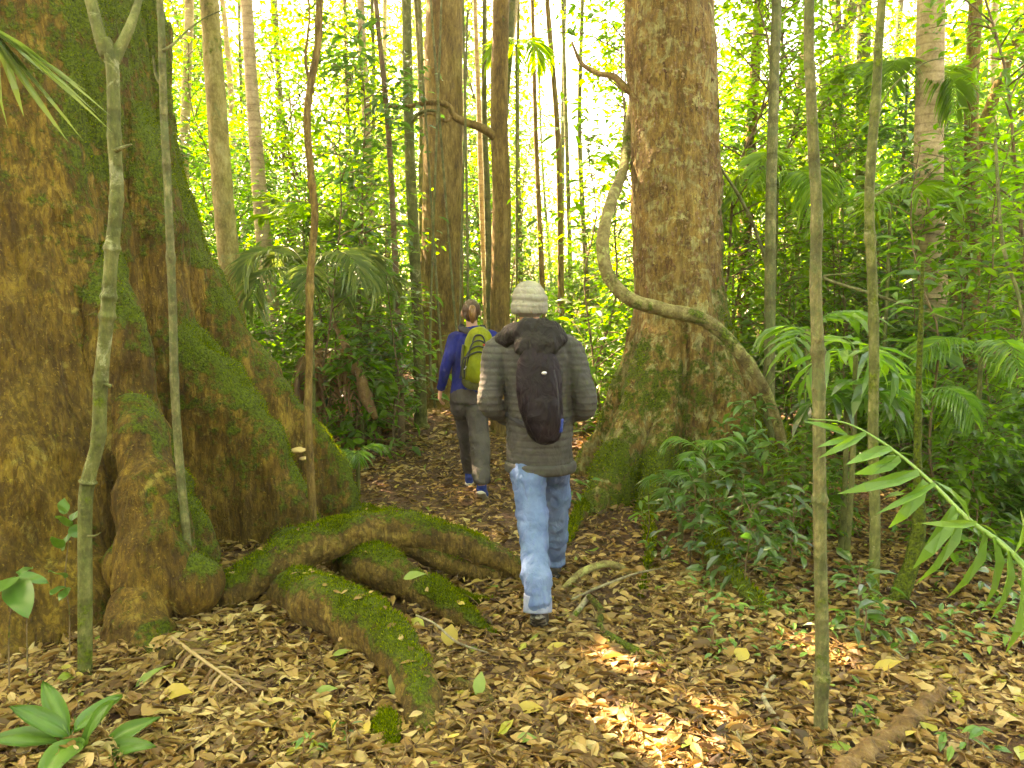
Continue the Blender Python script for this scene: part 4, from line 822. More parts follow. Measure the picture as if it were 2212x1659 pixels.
for (a_, b_, c_, d_, w_) in sp2:
    dd_ = 2.6-(a_-1745)/520*.75; bb.append(P(a_, b_, dd_)); tt_.append(P(c_, d_, dd_-.05)); ww.append(w_)
bb = np.array(bb); tt_ = np.array(tt_); LL = np.linalg.norm(tt_-bb, axis=1)
v, f = place(BLADE, bb, (tt_-bb)+np.array([0, 0, .15])*LL[:, None], np.tile([.35, -.8, .4], (len(bb), 1))+rdir(len(bb))*.25, LL*1.12, np.array(ww)*.75); mk('leaves', v, f, MATS['leaf_seed'], T, {'rnd': rep(np.linspace(.3, .9, len(bb)), BLADE)}, smooth=False)

# ================================================================== FALLEN WOOD, STICKS, SINGLE LEAVES
def g(x, y, u=.01): return G(x, y, u)
S = simple
S('fallen_stick', 'short pale lichened stick right of the sun patch', 'stick', [g(1672, 1462, .03), g(1655, 1490, .03), g(1652, 1515, .03), g(1680, 1555, .03), g(1722, 1605, .02)], [.012, .012, .013, .012, .011], 'bark_stick', .1)
S('fallen_log', 'thick mottled log lying in the bottom right corner', 'log', [g(2035, 1495, .02), g(1975, 1550, .03), g(1900, 1612, .025), g(1810, 1680, .02)], [.034, .040, .044, .044], 'bark_dead', .3, seg=22, n=110, rough=.6, fine=30)
S('fallen_stick', 'long straight pale twig crossing the bottom sun patch', 'stick', [g(1520, 1480, .05), g(1580, 1570, .03), g(1650, 1680, .03)], [.003, .005, .006], 'bark_stick', -.2)
S('fallen_stick', 'white broken twig at the bottom edge below the sun patch', 'stick', [g(1590, 1580, .04), g(1650, 1690, .02)], [.005, .006], 'bark_stick', -.2)
S('fallen_stick', 'thin curved twig running beside the long straight pale twig', 'stick', [g(1450, 1500, .03), g(1500, 1530, .03), g(1560, 1600, .03), g(1600, 1680, .02)], [.003, .004, .004, .003], 'bark_twig', -.2)
S('exposed_root', 'light forked root sticking up in front of the mossy twigs, left prong', 'root', [g(1212, 1372), g(1240, 1330, .03), g(1272, 1288, .09)], [.014, .017, .016], 'bark_stick', .25)
S('exposed_root', 'mossy root prong bending down to the track beside the light prong', 'root', [g(1272, 1288, .10), g(1298, 1318, .06), g(1296, 1350, .04), g(1312, 1385, .02), g(1320, 1430, -.01)], [.016, .018, .017, .016, .014], 'moss_root', .65)
S('exposed_root', 'dark mossy root running from the forked root towards the ringed sapling', 'root', [g(1310, 1370, .03), g(1360, 1400, .03), g(1420, 1425, .02), g(1460, 1440, -.01)], [.02, .022, .02, .012], 'moss_root', .8)
S('exposed_root', 'arched brown root right behind the shoes of the man', 'root', [g(1215, 1275, .03), g(1260, 1235, .06), g(1310, 1218, .07), g(1345, 1228, .04), g(1375, 1250, 0)], [.022, .024, .022, .02, .016], 'bark_liana', .1)
S('exposed_root', 'low straight root crossing the track behind the man', 'root', [g(1080, 1280, .02), g(1130, 1268, .03), g(1200, 1262, .03), g(1250, 1258, .01)], [.022, .024, .024, .02], 'bark_brown', .2)
S('fallen_stick', 'thin pale twig reaching right from the forked root', 'stick', [g(1235, 1295, .04), g(1290, 1270, .06), g(1370, 1240, .07), g(1440, 1225, .05)], [.007, .008, .007, .004], 'bark_stick', .2)
S('fallen_stick', 'thin twig curving over the mossy root end', 'stick', [P(905, 1355, 3.55)+[0, -.1, .10], P(940, 1395, 3.35)+[0, 0, .10], P(990, 1412, 3.35)+[0, 0, .05], g(1060, 1412, .02)], [.004, .005, .005, .004], 'bark_stick', -.1)
S('fallen_log', 'mossy thin log lying across the left side of the track', 'log', [g(715, 968, .03), g(790, 955, .04), g(860, 960, .04), g(925, 962, .02)], [.03, .035, .035, .025], 'moss_root', .45)
S('dead_branch', 'broken reddish brown dead branch leaning over the undergrowth', 'branch', [P(722, 700, 8.2), P(745, 745, 8.1), P(770, 800, 8.0), P(792, 860, 7.9), P(812, 905, 7.8)], [.02, .04, .055, .06, .03], 'bark_dead', -.4, rough=.3)
S('hanging_vine', 'pale thin vine draped over the right hand shrubs', 'vine', [P(2150, 300, 6), P(2165, 520, 5.8), P(2200, 640, 5.7), P(2215, 760, 5.6), P(2205, 900, 5.6)], [.01, .012, .012, .01, .01], 'bark_pale', .1)
S('hanging_vine', 'slanting thin branch crossing the leaves behind the pale stem', 'branch', [P(1850, 590, 6.5), P(1780, 600, 6.6), P(1900, 640, 6.4), P(2080, 700, 6.2)], [.004, .012, .012, .006], 'bark_pale', .1)
S('hanging_vine', 'leaning thin vine descending beside the right edge of the flaky tree', 'vine', [P(1555, 360, 7.4), P(1600, 430, 7.4), P(1640, 520, 7.5), P(1665, 640, 7.6), P(1650, 820, 7.6)], [.012, .016, .016, .014, .012], 'bark_pale', .1)
for k, (a_, b_, c_, d_, Y_) in enumerate([(1000, 560, 985, 900, 8.6), (955, 560, 940, 880, 8.8), (930, 600, 1000, 760, 9.0), (1010, 620, 1015, 800, 9.2), (905, 640, 960, 800, 9.0)]):
    S('liana', 'thin bare climber tangled before the broad brown trunk', 'vine', [P(a_, b_-600, Y_), P((a_+c_)/2+18*(-1)**k, (b_+d_)/2, Y_), P(c_, d_, Y_)], [.012, .014, .014], 'bark_pale', 0, group='thin climbers before the broad trunk')
# dead palm frond on the ground
T = thing('fallen_frond', 'dry brown palm frond lying before the knobbly buttress', 'frond', g(460, 1450))
rc = spline(np.array([g(372, 1378, .06), g(430, 1420, .07), g(500, 1470, .05), g(560, 1515, .02)]), 24); tb = tube(rc, np.linspace(.010, .004, 24), seg=6); mk('rachis', tb[0], tb[1], MATS['deadfrond'], T, {'rnd': np.full(len(tb[0]), .9)})
n_ = 17; ii = np.linspace(0, 22, n_).astype(int); bb = rc[ii]; 
for s_ in (1, -1):
    d_ = (rc[23]-rc[0])/np.linalg.norm(rc[23]-rc[0]); sd = np.cross(d_, [0, 0, 1.])*s_
    dd = d_*.55+sd+np.array([0, 0, -.25])+rng.normal(size=(n_, 3))*.12; v, f = place(BLADE, bb, dd, np.tile([0, 0, 1.], (n_, 1))+rdir(n_)*.5, rng.uniform(.10, .2, n_), .016)
    v[:, 2] = np.maximum(v[:, 2], gh(v[:, 0], v[:, 1])+.02)
    mk('leaflets', v, f, MATS['deadfrond'], T, {'rnd': rep(rng.random(n_), BLADE)}, smooth=False)
# single conspicuous leaves
for k, (lb, x_, y_, L, W_, rz, up_, mt) in enumerate([
    ('upright yellow leaf leaning on the mossy root', 968, 1395, .11, .08, 1.4, .9, 'leaf_fall_yellow'), ('pale green leaf resting on the mossy root', 895, 1308, .11, .045, .2, .15, 'leaf_fall_green'),
    ('yellow oval leaf on the track in front of the root end', 1110, 1532, .13, .055, -.1, .1, 'leaf_fall_yellow'), ('torn green leaf on the litter near the bottom edge', 1115, 1596, .08, .04, 0, .1, 'leaf_fall_green'),
    ('green leaf propped against the left side of the mossy root', 848, 1500, .12, .05, 1.5, .8, 'leaf_fall_green'), ('yellow ochre leaf near the dry palm frond', 345, 1500, .15, .08, -.2, .2, 'leaf_fall_yellow'),
    ('long yellow green leaf behind the ribbed seedling', 290, 1482, .16, .03, .6, .4, 'leaf_fall_green'), ('yellow curved leaf right of the ringed sapling', 1885, 1448, .15, .05, .1, .3, 'leaf_fall_yellow'),
    ('green leaf half buried left of the mossy root', 680, 1495, .10, .04, .1, .15, 'leaf_fall_green'), ('upright pale green leaf beside the small pale root', 1032, 1505, .11, .05, 1.4, .8, 'leaf_fall_green'),
    ('yellow round leaf left of the ringed sapling', 1595, 1425, .08, .07, .8, .5, 'leaf_fall_yellow'), ('cream leaf beside the shoe of the man', 1180, 1402, .11, .035, .2, .2, 'leaf_fall_yellow')]):
    p_ = g(x_, y_, .035); 
    if k in (1,): p_ = P(872, 1312, 3.55)+np.array([0, 0, .14])
    d_ = np.array([[math.cos(rz)*math.cos(up_), math.sin(rz)*math.cos(up_), math.sin(up_)]]); tp = curl(.5, -.5, .4)
    v, f = place(tp, np.zeros((1, 3)), d_, np.array([[0, -.4, 1.]]), L, W_*1.2); o = mk('fallen_leaf', v, f, MATS[mt], None, {'rnd': np.full(len(v), .2+.06*k)}); o.location = [float(q) for q in p_]; tag(o, lb, 'leaf')
# bracket fungus
T = thing('bracket_fungus', 'ochre bracket fungus growing on the end of the buttress', 'fungus', P(645, 972, 5.45))
v, f = ell(P(645, 972, 5.42), (.055, .06, .015), 18, 8); v = v+(.008*fbm(v*30, 3))[:, None]; mk('cap', v, f, MATS['fungus'], T)
v, f = ell(P(655, 990, 5.42), (.03, .04, .012), 14, 8); mk('cap', v, f, MATS['fungus'], T)

# ================================================================== LEAF LITTER
lr = np.random.default_rng(9)
def litter(n, y0, y1, smin, smax, tpls, zmax, name, label, power=1.0, xl=1.0):
    y = y0+(y1-y0)*lr.random(n)**power; x = lr.uniform(-1, 1, n)*(.2+y*.70)*xl; r1_ = np.hypot(x-C1[0], y-C1[1]); kp = (r1_ > 1.35) & ((fbm(np.stack([x, y, 0*x], 1)*1.7, 44, 3) > -.28) | (lr.random(n) < .45))
    x, y = x[kp], y[kp]; n = len(x); z = gh(x, y)+lr.uniform(.002, zmax, n)+.016*fbm(np.stack([x, y, 0*x], 1)*4, 3)+.006
    pos = np.stack([x, y, z], 1); parts = []; at_ = []; w = lr.integers(len(tpls), size=n)
    tone = np.clip(lr.random(n)*.78+.26*fbm(np.stack([x, y, 0*x], 1)*.9, 6), 0, 1)
    for k, tp in enumerate(tpls):
        s = w == k; m_ = s.sum(); a = lr.uniform(0, 6.283, m_); el = lr.normal(0, .16, m_)
        d = np.stack([np.cos(a), np.sin(a), el], 1); nn = np.stack([lr.normal(0, .26, m_), lr.normal(0, .26, m_), np.ones(m_)], 1)
        L = (smin+(smax-smin)*lr.random(m_)**1.6)*np.where(lr.random(m_) < .12, 1.4, 1); v, f = place(tp, pos[s]-d*(L*.5)[:, None], d, nn, L, L*lr.uniform(.16, .60, m_)); parts.append((v, [f])); tn = tone[s].copy()
        u = lr.random(m_); tn[u < .025] = lr.uniform(.93, 1, (u < .025).sum()); at_.append(rep(tn, tp))
    V, Fs = cat(parts); V[:, 2] = np.maximum(V[:, 2], gh(V[:, 0], V[:, 1])-.002); o = mk(name, V, Fs, MATS['litter'], None, {'rnd': np.concatenate(at_)}, smooth=False); tag(o, label, 'leaf litter', None, 'stuff')
cur = [curl(*q) for q in [(.9, -.9, .7), (.3, -.4, .3), (-.6, .9, -1.0), (1.3, .5, 1.6), (.2, -1.4, .4), (-.5, .2, .8), (1.5, -.5, -.7), (.25, .6, -.4)]]
litter(38000, 2.3, 5.2, .018, .115, cur, .035, 'leaf_litter', 'dry brown and tan leaves covering the forest floor near the walkers')
litter(26000, 5.0, 9.5, .04, .095, cur[:4], .04, 'leaf_litter', 'fallen leaves spread over the middle of the track')
litter(16000, 9.2, 22, .08, .17, [LEAF4, LEAF8], .05, 'leaf_litter', 'fallen leaves on the floor deep in the forest', 1.2)
# leaves caught on the roots
rv_ = np.concatenate([a for a, b in ROOTV]); rn_ = np.concatenate([b for a, b in ROOTV]); c_ = np.where((rn_[:, 2] > .72) & (rv_[:, 2] > .04))[0]; ix = lr.choice(c_, 110)
v, f = place(cur[1], rv_[ix]+rn_[ix]*.008, rdir(110, lr)*np.array([1, 1, .15]), rn_[ix]+rdir(110, lr)*.25, lr.uniform(.025, .085, 110), lr.uniform(.012, .035, 110))
o = mk('leaf_litter', v, f, MATS['litter'], None, {'rnd': rep(lr.random(110), cur[1])}, smooth=False); tag(o, 'loose dry leaves caught on the mossy roots', 'leaf litter', None, 'stuff')
# fine twigs, one mass
parts = []
for k in range(1500):
    y = 2.4+6*lr.random()**1.3; x = lr.uniform(-1, 1)*(.2+y*.7)
    if math.hypot(x-C1[0], y-C1[1]) < 1.5: continue
    a = lr.uniform(0, 3.14); L = lr.uniform(.06, .32); d = np.array([math.cos(a), math.sin(a), 0])*L/2; z = float(gh(x, y))+lr.uniform(.015, .045); c = np.array([x, y, z]); b_ = np.array([-d[1], d[0], 0])*lr.uniform(-.3, .3)
    parts.append(tube([c-d, c+b_+[0, 0, .01], c+d+[0, 0, lr.uniform(-.01, .03)]], [.0022, .003, .0015], seg=4, n=6, caps=False))
V, Fs = cat(parts); o = mk('twig_litter', V, Fs, MATS['bark_dead'], None, {'moss': np.full(len(V), -.2)}); tag(o, 'thin broken twigs strewn through the leaf litter', 'twigs', None, 'stuff')
# low green sprigs at the right
n_ = 2600; y = lr.uniform(3.6, 9, n_); x = .5*y*lr.uniform(.45, 1.35, n_); q = np.stack([x, y, 0*x], 1); kp = fbm(q*1.3, 12) > .05; q = q[kp]; q[:, 2] = gh(q[:, 0], q[:, 1])+lr.uniform(.02, .12, len(q)); n_ = len(q)
L = lr.uniform(.03, .08, n_); v, f = place(LEAF8, q, rdir(n_, lr)*np.array([1, 1, .4]), rdir(n_, lr)*.4+np.array([0, 0, 1.]), L, L*.4); o = mk('ground_cover', v, f, MATS['leaf_seed'], None, {'rnd': rep(lr.random(n_), LEAF8)}, smooth=False); tag(o, 'low green sprigs creeping over the litter on the right', 'ground cover', None, 'stuff')


# thin haze added for a warm glow that lifts the dark far wood
hz = cat([(np.array([[x, y, z] for x in (-45, 45) for y in (-12, 45) for z in (-1.2, 18.5)], float), [np.array([[0, 1, 3, 2], [4, 6, 7, 5], [0, 4, 5, 1], [2, 3, 7, 6], [0, 2, 6, 4], [1, 5, 7, 3]])])])
m_ = bpy.data.materials.new('haze'); m_.use_nodes = True; m_.node_tree.nodes.clear(); pv_ = m_.node_tree.nodes.new('ShaderNodeVolumePrincipled'); pv_.inputs['Density'].default_value = .0013; pv_.inputs['Color'].default_value = (.97, .98, .80, 1); pv_.inputs['Anisotropy'].default_value = .4
mo_ = m_.node_tree.nodes.new('ShaderNodeOutputMaterial'); m_.node_tree.links.new(pv_.outputs[0], mo_.inputs['Volume']); MATS['haze'] = m_
o = mk('haze', hz[0], hz[1], m_, None, smooth=False); tag(o, 'pale haze added to give the far wood a glow', 'haze', None, 'stuff')
# ================================================================== PEOPLE
def vec(*a): return np.array(a, float)
FWD = (0, 1, 0)
def hand(wr, d, out, side, curlv=.5):
    """palm and five fingers. d = direction of the hand, out = back-of-hand normal, side = +1/-1 towards the thumb"""
    d = vec(*d)/np.linalg.norm(d); out = vec(*out); out -= d*np.dot(out, d); out /= np.linalg.norm(out); s = np.cross(d, out)*side
    P_ = [tube([wr-d*.03, wr+d*.02, wr+d*.06, wr+d*.095], [(.026, .021), (.030, .017), (.041, .015), (.040, .012)], seg=14, n=12, ref=out)]
    for k, L in enumerate((.072, .080, .074, .058)):
        o = wr+d*(.088-.004*abs(k-1))+s*(.030-.020*k); c1 = curlv*(.5+.15*k); v1 = d*math.cos(c1)-out*math.sin(c1); v2 = d*math.cos(2*c1)-out*math.sin(2*c1); v3 = d*math.cos(2.7*c1)-out*math.sin(2.7*c1)
        a = o+v1*L*.45; b = a+v2*L*.32; c = b+v3*L*.26; P_.append(tube([o-d*.02, o, a, b, c], [.0095, .0092, .0086, .0080, .0065], seg=8, n=14))
    o = wr+d*.025+s*.026; v1 = d*.6+s*.75-out*.2; v1 /= np.linalg.norm(v1); a = o+v1*.04; b = a+(v1*.6+d*.6)*.026; P_.append(tube([o-v1*.01, o, a, b], [.012, .0115, .0098, .0075], seg=8, n=10))
    return P_
def head(c, fwd, r=.078):
    f = vec(*fwd)/np.linalg.norm(fwd); s = np.cross(f, [0, 0, 1.]); up = vec(0, 0, 1); M_ = np.stack([s, f, up], 1)
    def q(x, y, z): return c+s*x*r+f*y*r+up*z*r
    return [ell(c+up*.02, (r*.98, r*1.18, r*1.22), 22, 14, M_), ell(q(0, .45, -.75), (r*.62, r*.62, r*.62), 16, 10, M_), tube([q(0, 1.08, .25), q(0, 1.28, -.12), q(0, 1.15, -.28)], [.008, .012, .011], seg=8, n=8),
            ell(q(-1.12, .0, -.10), (.011, .020, .030), 10, 8, M_), ell(q(1.12, .0, -.10), (.011, .020, .030), 10, 8, M_), ell(q(0, 1.0, -.62), (.024, .012, .008), 10, 6, M_), ell(q(0, 1.0, .42), (.045, .016, .010), 10, 6, M_),
            ell(q(-.36, .98, .16), (.014, .012, .010), 10, 6, M_), ell(q(.36, .98, .16), (.014, .012, .010), 10, 6, M_)]
def garment(name, parts, vox, mat, parent, fold=.006, fs=9, seed=0, quilt=None, sm=5, bunch=()):
    V, Fs, N = solid(parts, vox, sm)
    for zb, wb, ab in bunch: V = V+N*(ab*np.exp(-((V[:, 2]-zb)/wb)**2)*ridged(V*np.array([.35, .35, 1]), 16, 1.0, seed+7))[:, None]
    V = V+N*(fold*fbm(V*np.array([1, 1, .55])*fs, seed, 4))[:, None]+N*(fold*.5*ridged(V, fs*1.4, .5, seed+3))[:, None]
    if quilt: V = V+N*(quilt*(np.abs(np.sin(math.pi*(V[:, 2]+.010*fbm(V*6, 5))/.036))**.6-.5))[:, None]
    return mk(name, V, Fs, MATS[mat], parent)
def shoe(ank, heel, toe, parent, mat, w=.05, sm_='sole'):
    heel, toe, ank = vec(*heel), vec(*toe), vec(*ank); d = toe-heel; d /= np.linalg.norm(d); u = np.cross(np.cross(d, [0, 0, 1.]), d); u /= np.linalg.norm(u)
    body = [tube([heel-d*.005+u*.045, heel+d*.03+u*.05, heel+(toe-heel)*.5+u*.045, toe-d*.06+u*.032, toe-d*.0+u*.026], [(.030, .036), (.042, .046), (w*.90, .042), (w, .030), (.028, .020)], seg=16, n=26, ref=u), tube([heel+d*.045+u*.05, ank+[0, 0, .02]], [.040, .043], seg=14, n=6)]
    garment('shoe', body, .006, mat, parent, .002, 30)
    sv, sf, sn = solid([tube([heel-d*.008+u*.010, heel+d*.03+u*.010, heel+(toe-heel)*.5+u*.010, toe-d*.06+u*.008, toe+d*.004+u*.010], [(.028, .014), (.042, .015), (w*.85, .013), (w*1.02, .014), (.030, .012)], seg=16, n=26, ref=u)], .006, 1)
    mk('sole', sv, sf, MATS[sm_], parent)
def person(label, loc, J):
    T = thing('person', label, 'person', loc); return T
def cloth_tube(j, r, **k): return tube(j, r, **k)

t = NT('tread'); tw_ = t.noise(t.coord((1, 1, 1)), 28, 3); t.out(t.n('BsdfPrincipled', {'Base Color': t.ramp(tw_, [(.45, (.02, .02, .02)), (.55, (.22, .21, .17))]), 'Roughness': .8}))
# ---------------- the man
Mn = thing('person', 'man seen from behind in cream beanie, grey quilted jacket and light blue jeans, walking', 'person', (.17, 4.4, float(gh(.17, 4.4))))
g0 = float(gh(.15, 4.0)); g1 = float(gh(.29, 4.95))
hL, kL, aL = vec(.085, 4.42, .90), vec(.110, 4.27, .53), vec(.130, 3.93, .19+g0); hR, kR, aR = vec(.232, 4.44, .90), vec(.252, 4.63, .50), vec(.266, 4.86, .11+g1)
sL, eL, wL = vec(-.075, 4.43, 1.41), vec(-.110, 4.36, 1.13), vec(-.010, 4.57, 1.01); sR, eR, wR = vec(.315, 4.43, 1.41), vec(.385, 4.38, 1.12), vec(.290, 4.59, 1.00)
hc = vec(.095, 4.47, 1.655); body = head(hc, (.1, 1, -.02))
body += [tube([hc-[0, .01, .05], vec(.11, 4.43, 1.46)], [.056, .062], seg=14, n=6), tube([vec(.16, 4.42, .86), vec(.155, 4.42, 1.0), vec(.14, 4.42, 1.2), vec(.125, 4.42, 1.38), vec(.115, 4.43, 1.47)], [(.15, .10), (.145, .10), (.165, .11), (.17, .10), (.08, .06)], seg=18, n=20, ref=FWD),
         tube([sL+[.06, 0, .0], sL, eL, wL], [.05, .048, .038, .026], seg=12, n=22), tube([sR-[.06, 0, 0], sR, eR, wR], [.05, .048, .038, .026], seg=12, n=22),
         tube([hL, kL, aL], [.080, .055, .038], seg=12, n=20), tube([hR, kR, aR], [.080, .055, .038], seg=12, n=20), tube([aL, vec(.14, 4.06, .04+g0)], [.034, .028], seg=10, n=6), tube([aR, vec(.272, 5.03, .07+g1)], [.034, .028], seg=10, n=6)]
body += hand(wL, (.35, .75, -.35), (-.6, .2, .6), 1, .5)+hand(wR, (-.35, .75, -.35), (.6, .2, .6), -1, .5)
V, Fs, N = solid(body, .0055, 2); mk('body', V, Fs, MATS['skin'], Mn)
jk = [tube([vec(.160, 4.42, .745), vec(.160, 4.42, .785), vec(.158, 4.42, .95), vec(.150, 4.42, 1.12), vec(.140, 4.42, 1.30), vec(.128, 4.42, 1.42), vec(.118, 4.43, 1.49), vec(.110, 4.44, 1.53)], [(.165, .125), (.182, .140), (.180, .145), (.180, .145), (.200, .142), (.190, .125), (.125, .095), (.075, .075)], seg=26, n=46, ref=FWD),
      tube([sL+[.09, 0, .01], sL+[.0, 0, .005], (sL+eL)/2+[-.012, -.012, 0], eL+[-.01, 0, 0], (eL+wL)/2, wL], [.07, .074, .066, .060, .054, .046], seg=18, n=40), tube([sR-[.09, 0, -.01], sR+[.0, 0, .005], (sR+eR)/2+[.016, -.012, 0], eR+[.02, 0, 0], (eR+wR)/2, wR], [.07, .076, .068, .062, .056, .046], seg=18, n=40)]
hv_, hf_ = tube([vec(.160, 4.42, .738), vec(.160, 4.42, .752), vec(.160, 4.42, .785), vec(.160, 4.42, .80)], [(.186, .150), (.200, .163), (.200, .163), (.188, .152)], seg=40, n=10, ref=FWD, rough=.02); mk('jacket_hem', hv_, hf_, MATS['puffer'], Mn)
garment('jacket', jk, .010, 'puffer', Mn, .010, 8, 3, quilt=.006)
hd = [tube([vec(-.06, 4.46, 1.46), vec(-.03, 4.38, 1.485), vec(.02, 4.32, 1.52), vec(.10, 4.30, 1.535), vec(.18, 4.32, 1.525), vec(.235, 4.36, 1.495), vec(.265, 4.44, 1.46)], [.03, .045, .055, .055, .055, .05, .03], seg=14, n=30),
      tube([vec(.10, 4.32, 1.55), vec(.125, 4.25, 1.50), vec(.15, 4.22, 1.43), vec(.165, 4.24, 1.36)], [(.08, .035), (.125, .04), (.11, .04), (.03, .02)], seg=18, n=24, ref=FWD), ell(vec(.21, 4.27, 1.48), (.07, .05, .04))]
garment('hood', hd, .008, 'hood_cloth', Mn, .020, 13, 8, sm=3)
jn = [tube([vec(.155, 4.43, .98), vec(.158, 4.43, .90), vec(.16, 4.43, .82)], [(.145, .105), (.155, .115), (.148, .116)], seg=20, n=12, ref=FWD),
      tube([hL+[.0, 0, .03], hL+[.005, -.01, -.10], (hL+kL)/2, kL+[0, 0, .02], (kL+aL)/2+[.0, .01, .0], aL+[0, .005, .06], aL+[.0, -.01, -.03]], [.098, .102, .090, .078, .070, .062, .055], seg=20, n=60),
      tube([hR+[0, 0, .03], hR+[0, 0, -.10], (hR+kR)/2, kR, (kR+aR)/2, aR+[0, 0, .04], aR+[0, 0, -.03]], [.098, .102, .088, .076, .070, .066, .068], seg=20, n=60)]
garment('jeans', jn, .009, 'denim', Mn, .015, 11, 11, bunch=[(.24, .10, .016), (.52, .09, .012), (.74, .07, .012)])
V, Fs = tube([aL+[0, .003, .05], aL+[0, -.003, .01], aL+[0, -.012, -.036]], [.070, .073, .074], seg=28, n=10, rough=.04); mk('turned_cuff', V, Fs, MATS['beanie_wool'], Mn)
cuffm = NT('cuff_denim'); cuffm.out(cuffm.n('BsdfPrincipled', {'Base Color': cuffm.ramp(cuffm.noise(cuffm.coord(), 40, 3), [(.3, (.15, .19, .28)), (.7, (.21, .26, .36))]), 'Roughness': .9}))
Mn.children[-1].data.materials[0] = MATS['cuff_denim']; Mn.children[-1]['label'] = 'pale turned up hem of the jeans'
shoe(aL, (.128, 3.87, .135+g0), (.148, 4.075, -.003+g0), Mn, 'shoe_dark', .050, 'tread'); shoe(aR, (.264, 4.83, .002+g1), (.276, 5.09, .05+g1), Mn, 'shoe_dark', .050, 'tread')
bn = [ell(hc+[0, -.004, .035], (.095, .108, .108), 26, 16), tube([hc+[0, -.006, -.036], hc+[0, -.006, -.014], hc+[.0, -.004, .01], hc+[0, -.004, .03]], [(.093, .108), (.101, .114), (.102, .114), (.094, .106)], seg=26, n=16, ref=FWD), tube([hc+[.0, -.004, .028], hc+[.002, -.004, .048], hc+[.003, -.004, .066]], [(.094, .106), (.099, .110), (.093, .104)], seg=26, n=10, ref=FWD)]
garment('beanie', bn, .0045, 'beanie_wool', Mn, .006, 16, 14, sm=1, quilt=.0035)
# his backpack
Bp = thing('backpack', 'slim dark backpack hanging on the back of the man', 'backpack', (.14, 4.22, .93))
bk = [tube([vec(.183, 4.20, .945), vec(.178, 4.195, .975), vec(.166, 4.185, 1.05), vec(.150, 4.18, 1.16), vec(.140, 4.19, 1.28), vec(.135, 4.21, 1.38), vec(.13, 4.24, 1.455)], [(.04, .035), (.075, .055), (.098, .068), (.116, .070), (.120, .064), (.105, .055), (.06, .04)], seg=24, n=46, ref=FWD)]
garment('sack', bk, .009, 'pack_dark', Bp, .012, 12, 17, sm=4)
garment('front_pocket', [tube([vec(.185, 4.15, .96), vec(.172, 4.135, 1.05), vec(.155, 4.135, 1.16), vec(.15, 4.15, 1.24)], [(.05, .035), (.085, .045), (.09, .04), (.05, .03)], seg=18, n=22, ref=FWD)], .008, 'pack_dark', Bp, .006, 14, 19)
for sx, sh in ((-1, vec(-.005, 4.43, 1.52)), (1, vec(.235, 4.43, 1.515))):
    V, Fs = tube([vec(.13+sx*.06, 4.27, 1.42), vec(.125+sx*.10, 4.34, 1.505), sh, sh+[sx*.02, .12, -.09], sh+[sx*.05, .16, -.26], sh+[sx*.09, .08, -.40], vec(.15+sx*.165, 4.36, 1.06), vec(.165+sx*.08, 4.25, 1.02)], [(.028, .008)]*6+[(.014, .006)]*2, seg=10, n=50, ref=FWD); mk('strap', V, Fs, MATS['strap'], Bp)
V, Fs = ell(vec(.165, 4.095, 1.325), (.016, .008, .010), 10, 6, rotz(.4)); mk('buckle', V, Fs, MATS['buckle'], Bp)
V, Fs = tube([vec(.215, 4.12, 1.34), vec(.235, 4.11, 1.24), vec(.24, 4.11, 1.12), vec(.235, 4.13, 1.02)], [.004]*4, seg=6, n=26); mk('zip', V, Fs, MATS['strap'], Bp)
V, Fs = tube([vec(.248, 4.16, 1.01), vec(.252, 4.15, 1.08)], [.018, .018], seg=14, n=8, rough=.05); mk('water_bottle', V, Fs, MATS['shoe_blue'], Bp)

# ---------------- the woman
Wn = thing('person', 'woman seen from behind in blue fleece and grey trousers walking ahead on the track', 'person', (-.33, 6.8, float(gh(-.33, 6.8))))
q0 = float(gh(-.25, 6.5)); q1 = float(gh(-.385, 7.3))
hL, kL, aL = vec(-.435, 6.82, .86), vec(-.405, 6.98, .48), vec(-.385, 7.18, .11+q1); hR, kR, aR = vec(-.315, 6.80, .86), vec(-.275, 6.70, .49), vec(-.250, 6.47, .155+q0)
sL, eL, wL = vec(-.490, 6.80, 1.335), vec(-.555, 6.72, 1.10), vec(-.610, 6.82, .905); sR, eR, wR = vec(-.165, 6.84, 1.345), vec(-.105, 6.80, 1.11), vec(-.130, 7.0, .98)
hc = vec(-.345, 6.86, 1.555); body = head(hc, (-.1, 1, -.05), .072)
body += [tube([hc-[0, .01, .05], vec(-.335, 6.82, 1.38)], [.046, .052], seg=14, n=6), tube([vec(-.375, 6.8, .84), vec(-.372, 6.8, .96), vec(-.355, 6.8, 1.12), vec(-.335, 6.81, 1.28), vec(-.330, 6.82, 1.38)], [(.15, .10), (.125, .085), (.125, .085), (.14, .085), (.06, .05)], seg=18, n=20, ref=FWD),
         tube([sL+[.05, 0, 0], sL, eL, wL], [.042, .040, .032, .023], seg=12, n=22), tube([sR-[.05, 0, 0], sR, eR, wR], [.042, .040, .032, .023], seg=12, n=22),
         tube([hL, kL, aL], [.078, .052, .035], seg=12, n=20), tube([hR, kR, aR], [.078, .052, .035], seg=12, n=20), tube([aL, vec(-.385, 7.34, .05+q1)], [.03, .026], seg=10, n=6), tube([aR, vec(-.243, 6.60, .04+q0)], [.03, .026], seg=10, n=6)]
body += hand(wL, (-.12, .25, -.9), (-.9, -.2, 0), 1, .55)+hand(wR, (-.2, .8, -.3), (.7, .1, .4), -1, .5)
V, Fs, N = solid(body, .0055, 2); mk('body', V, Fs, MATS['skin'], Wn)
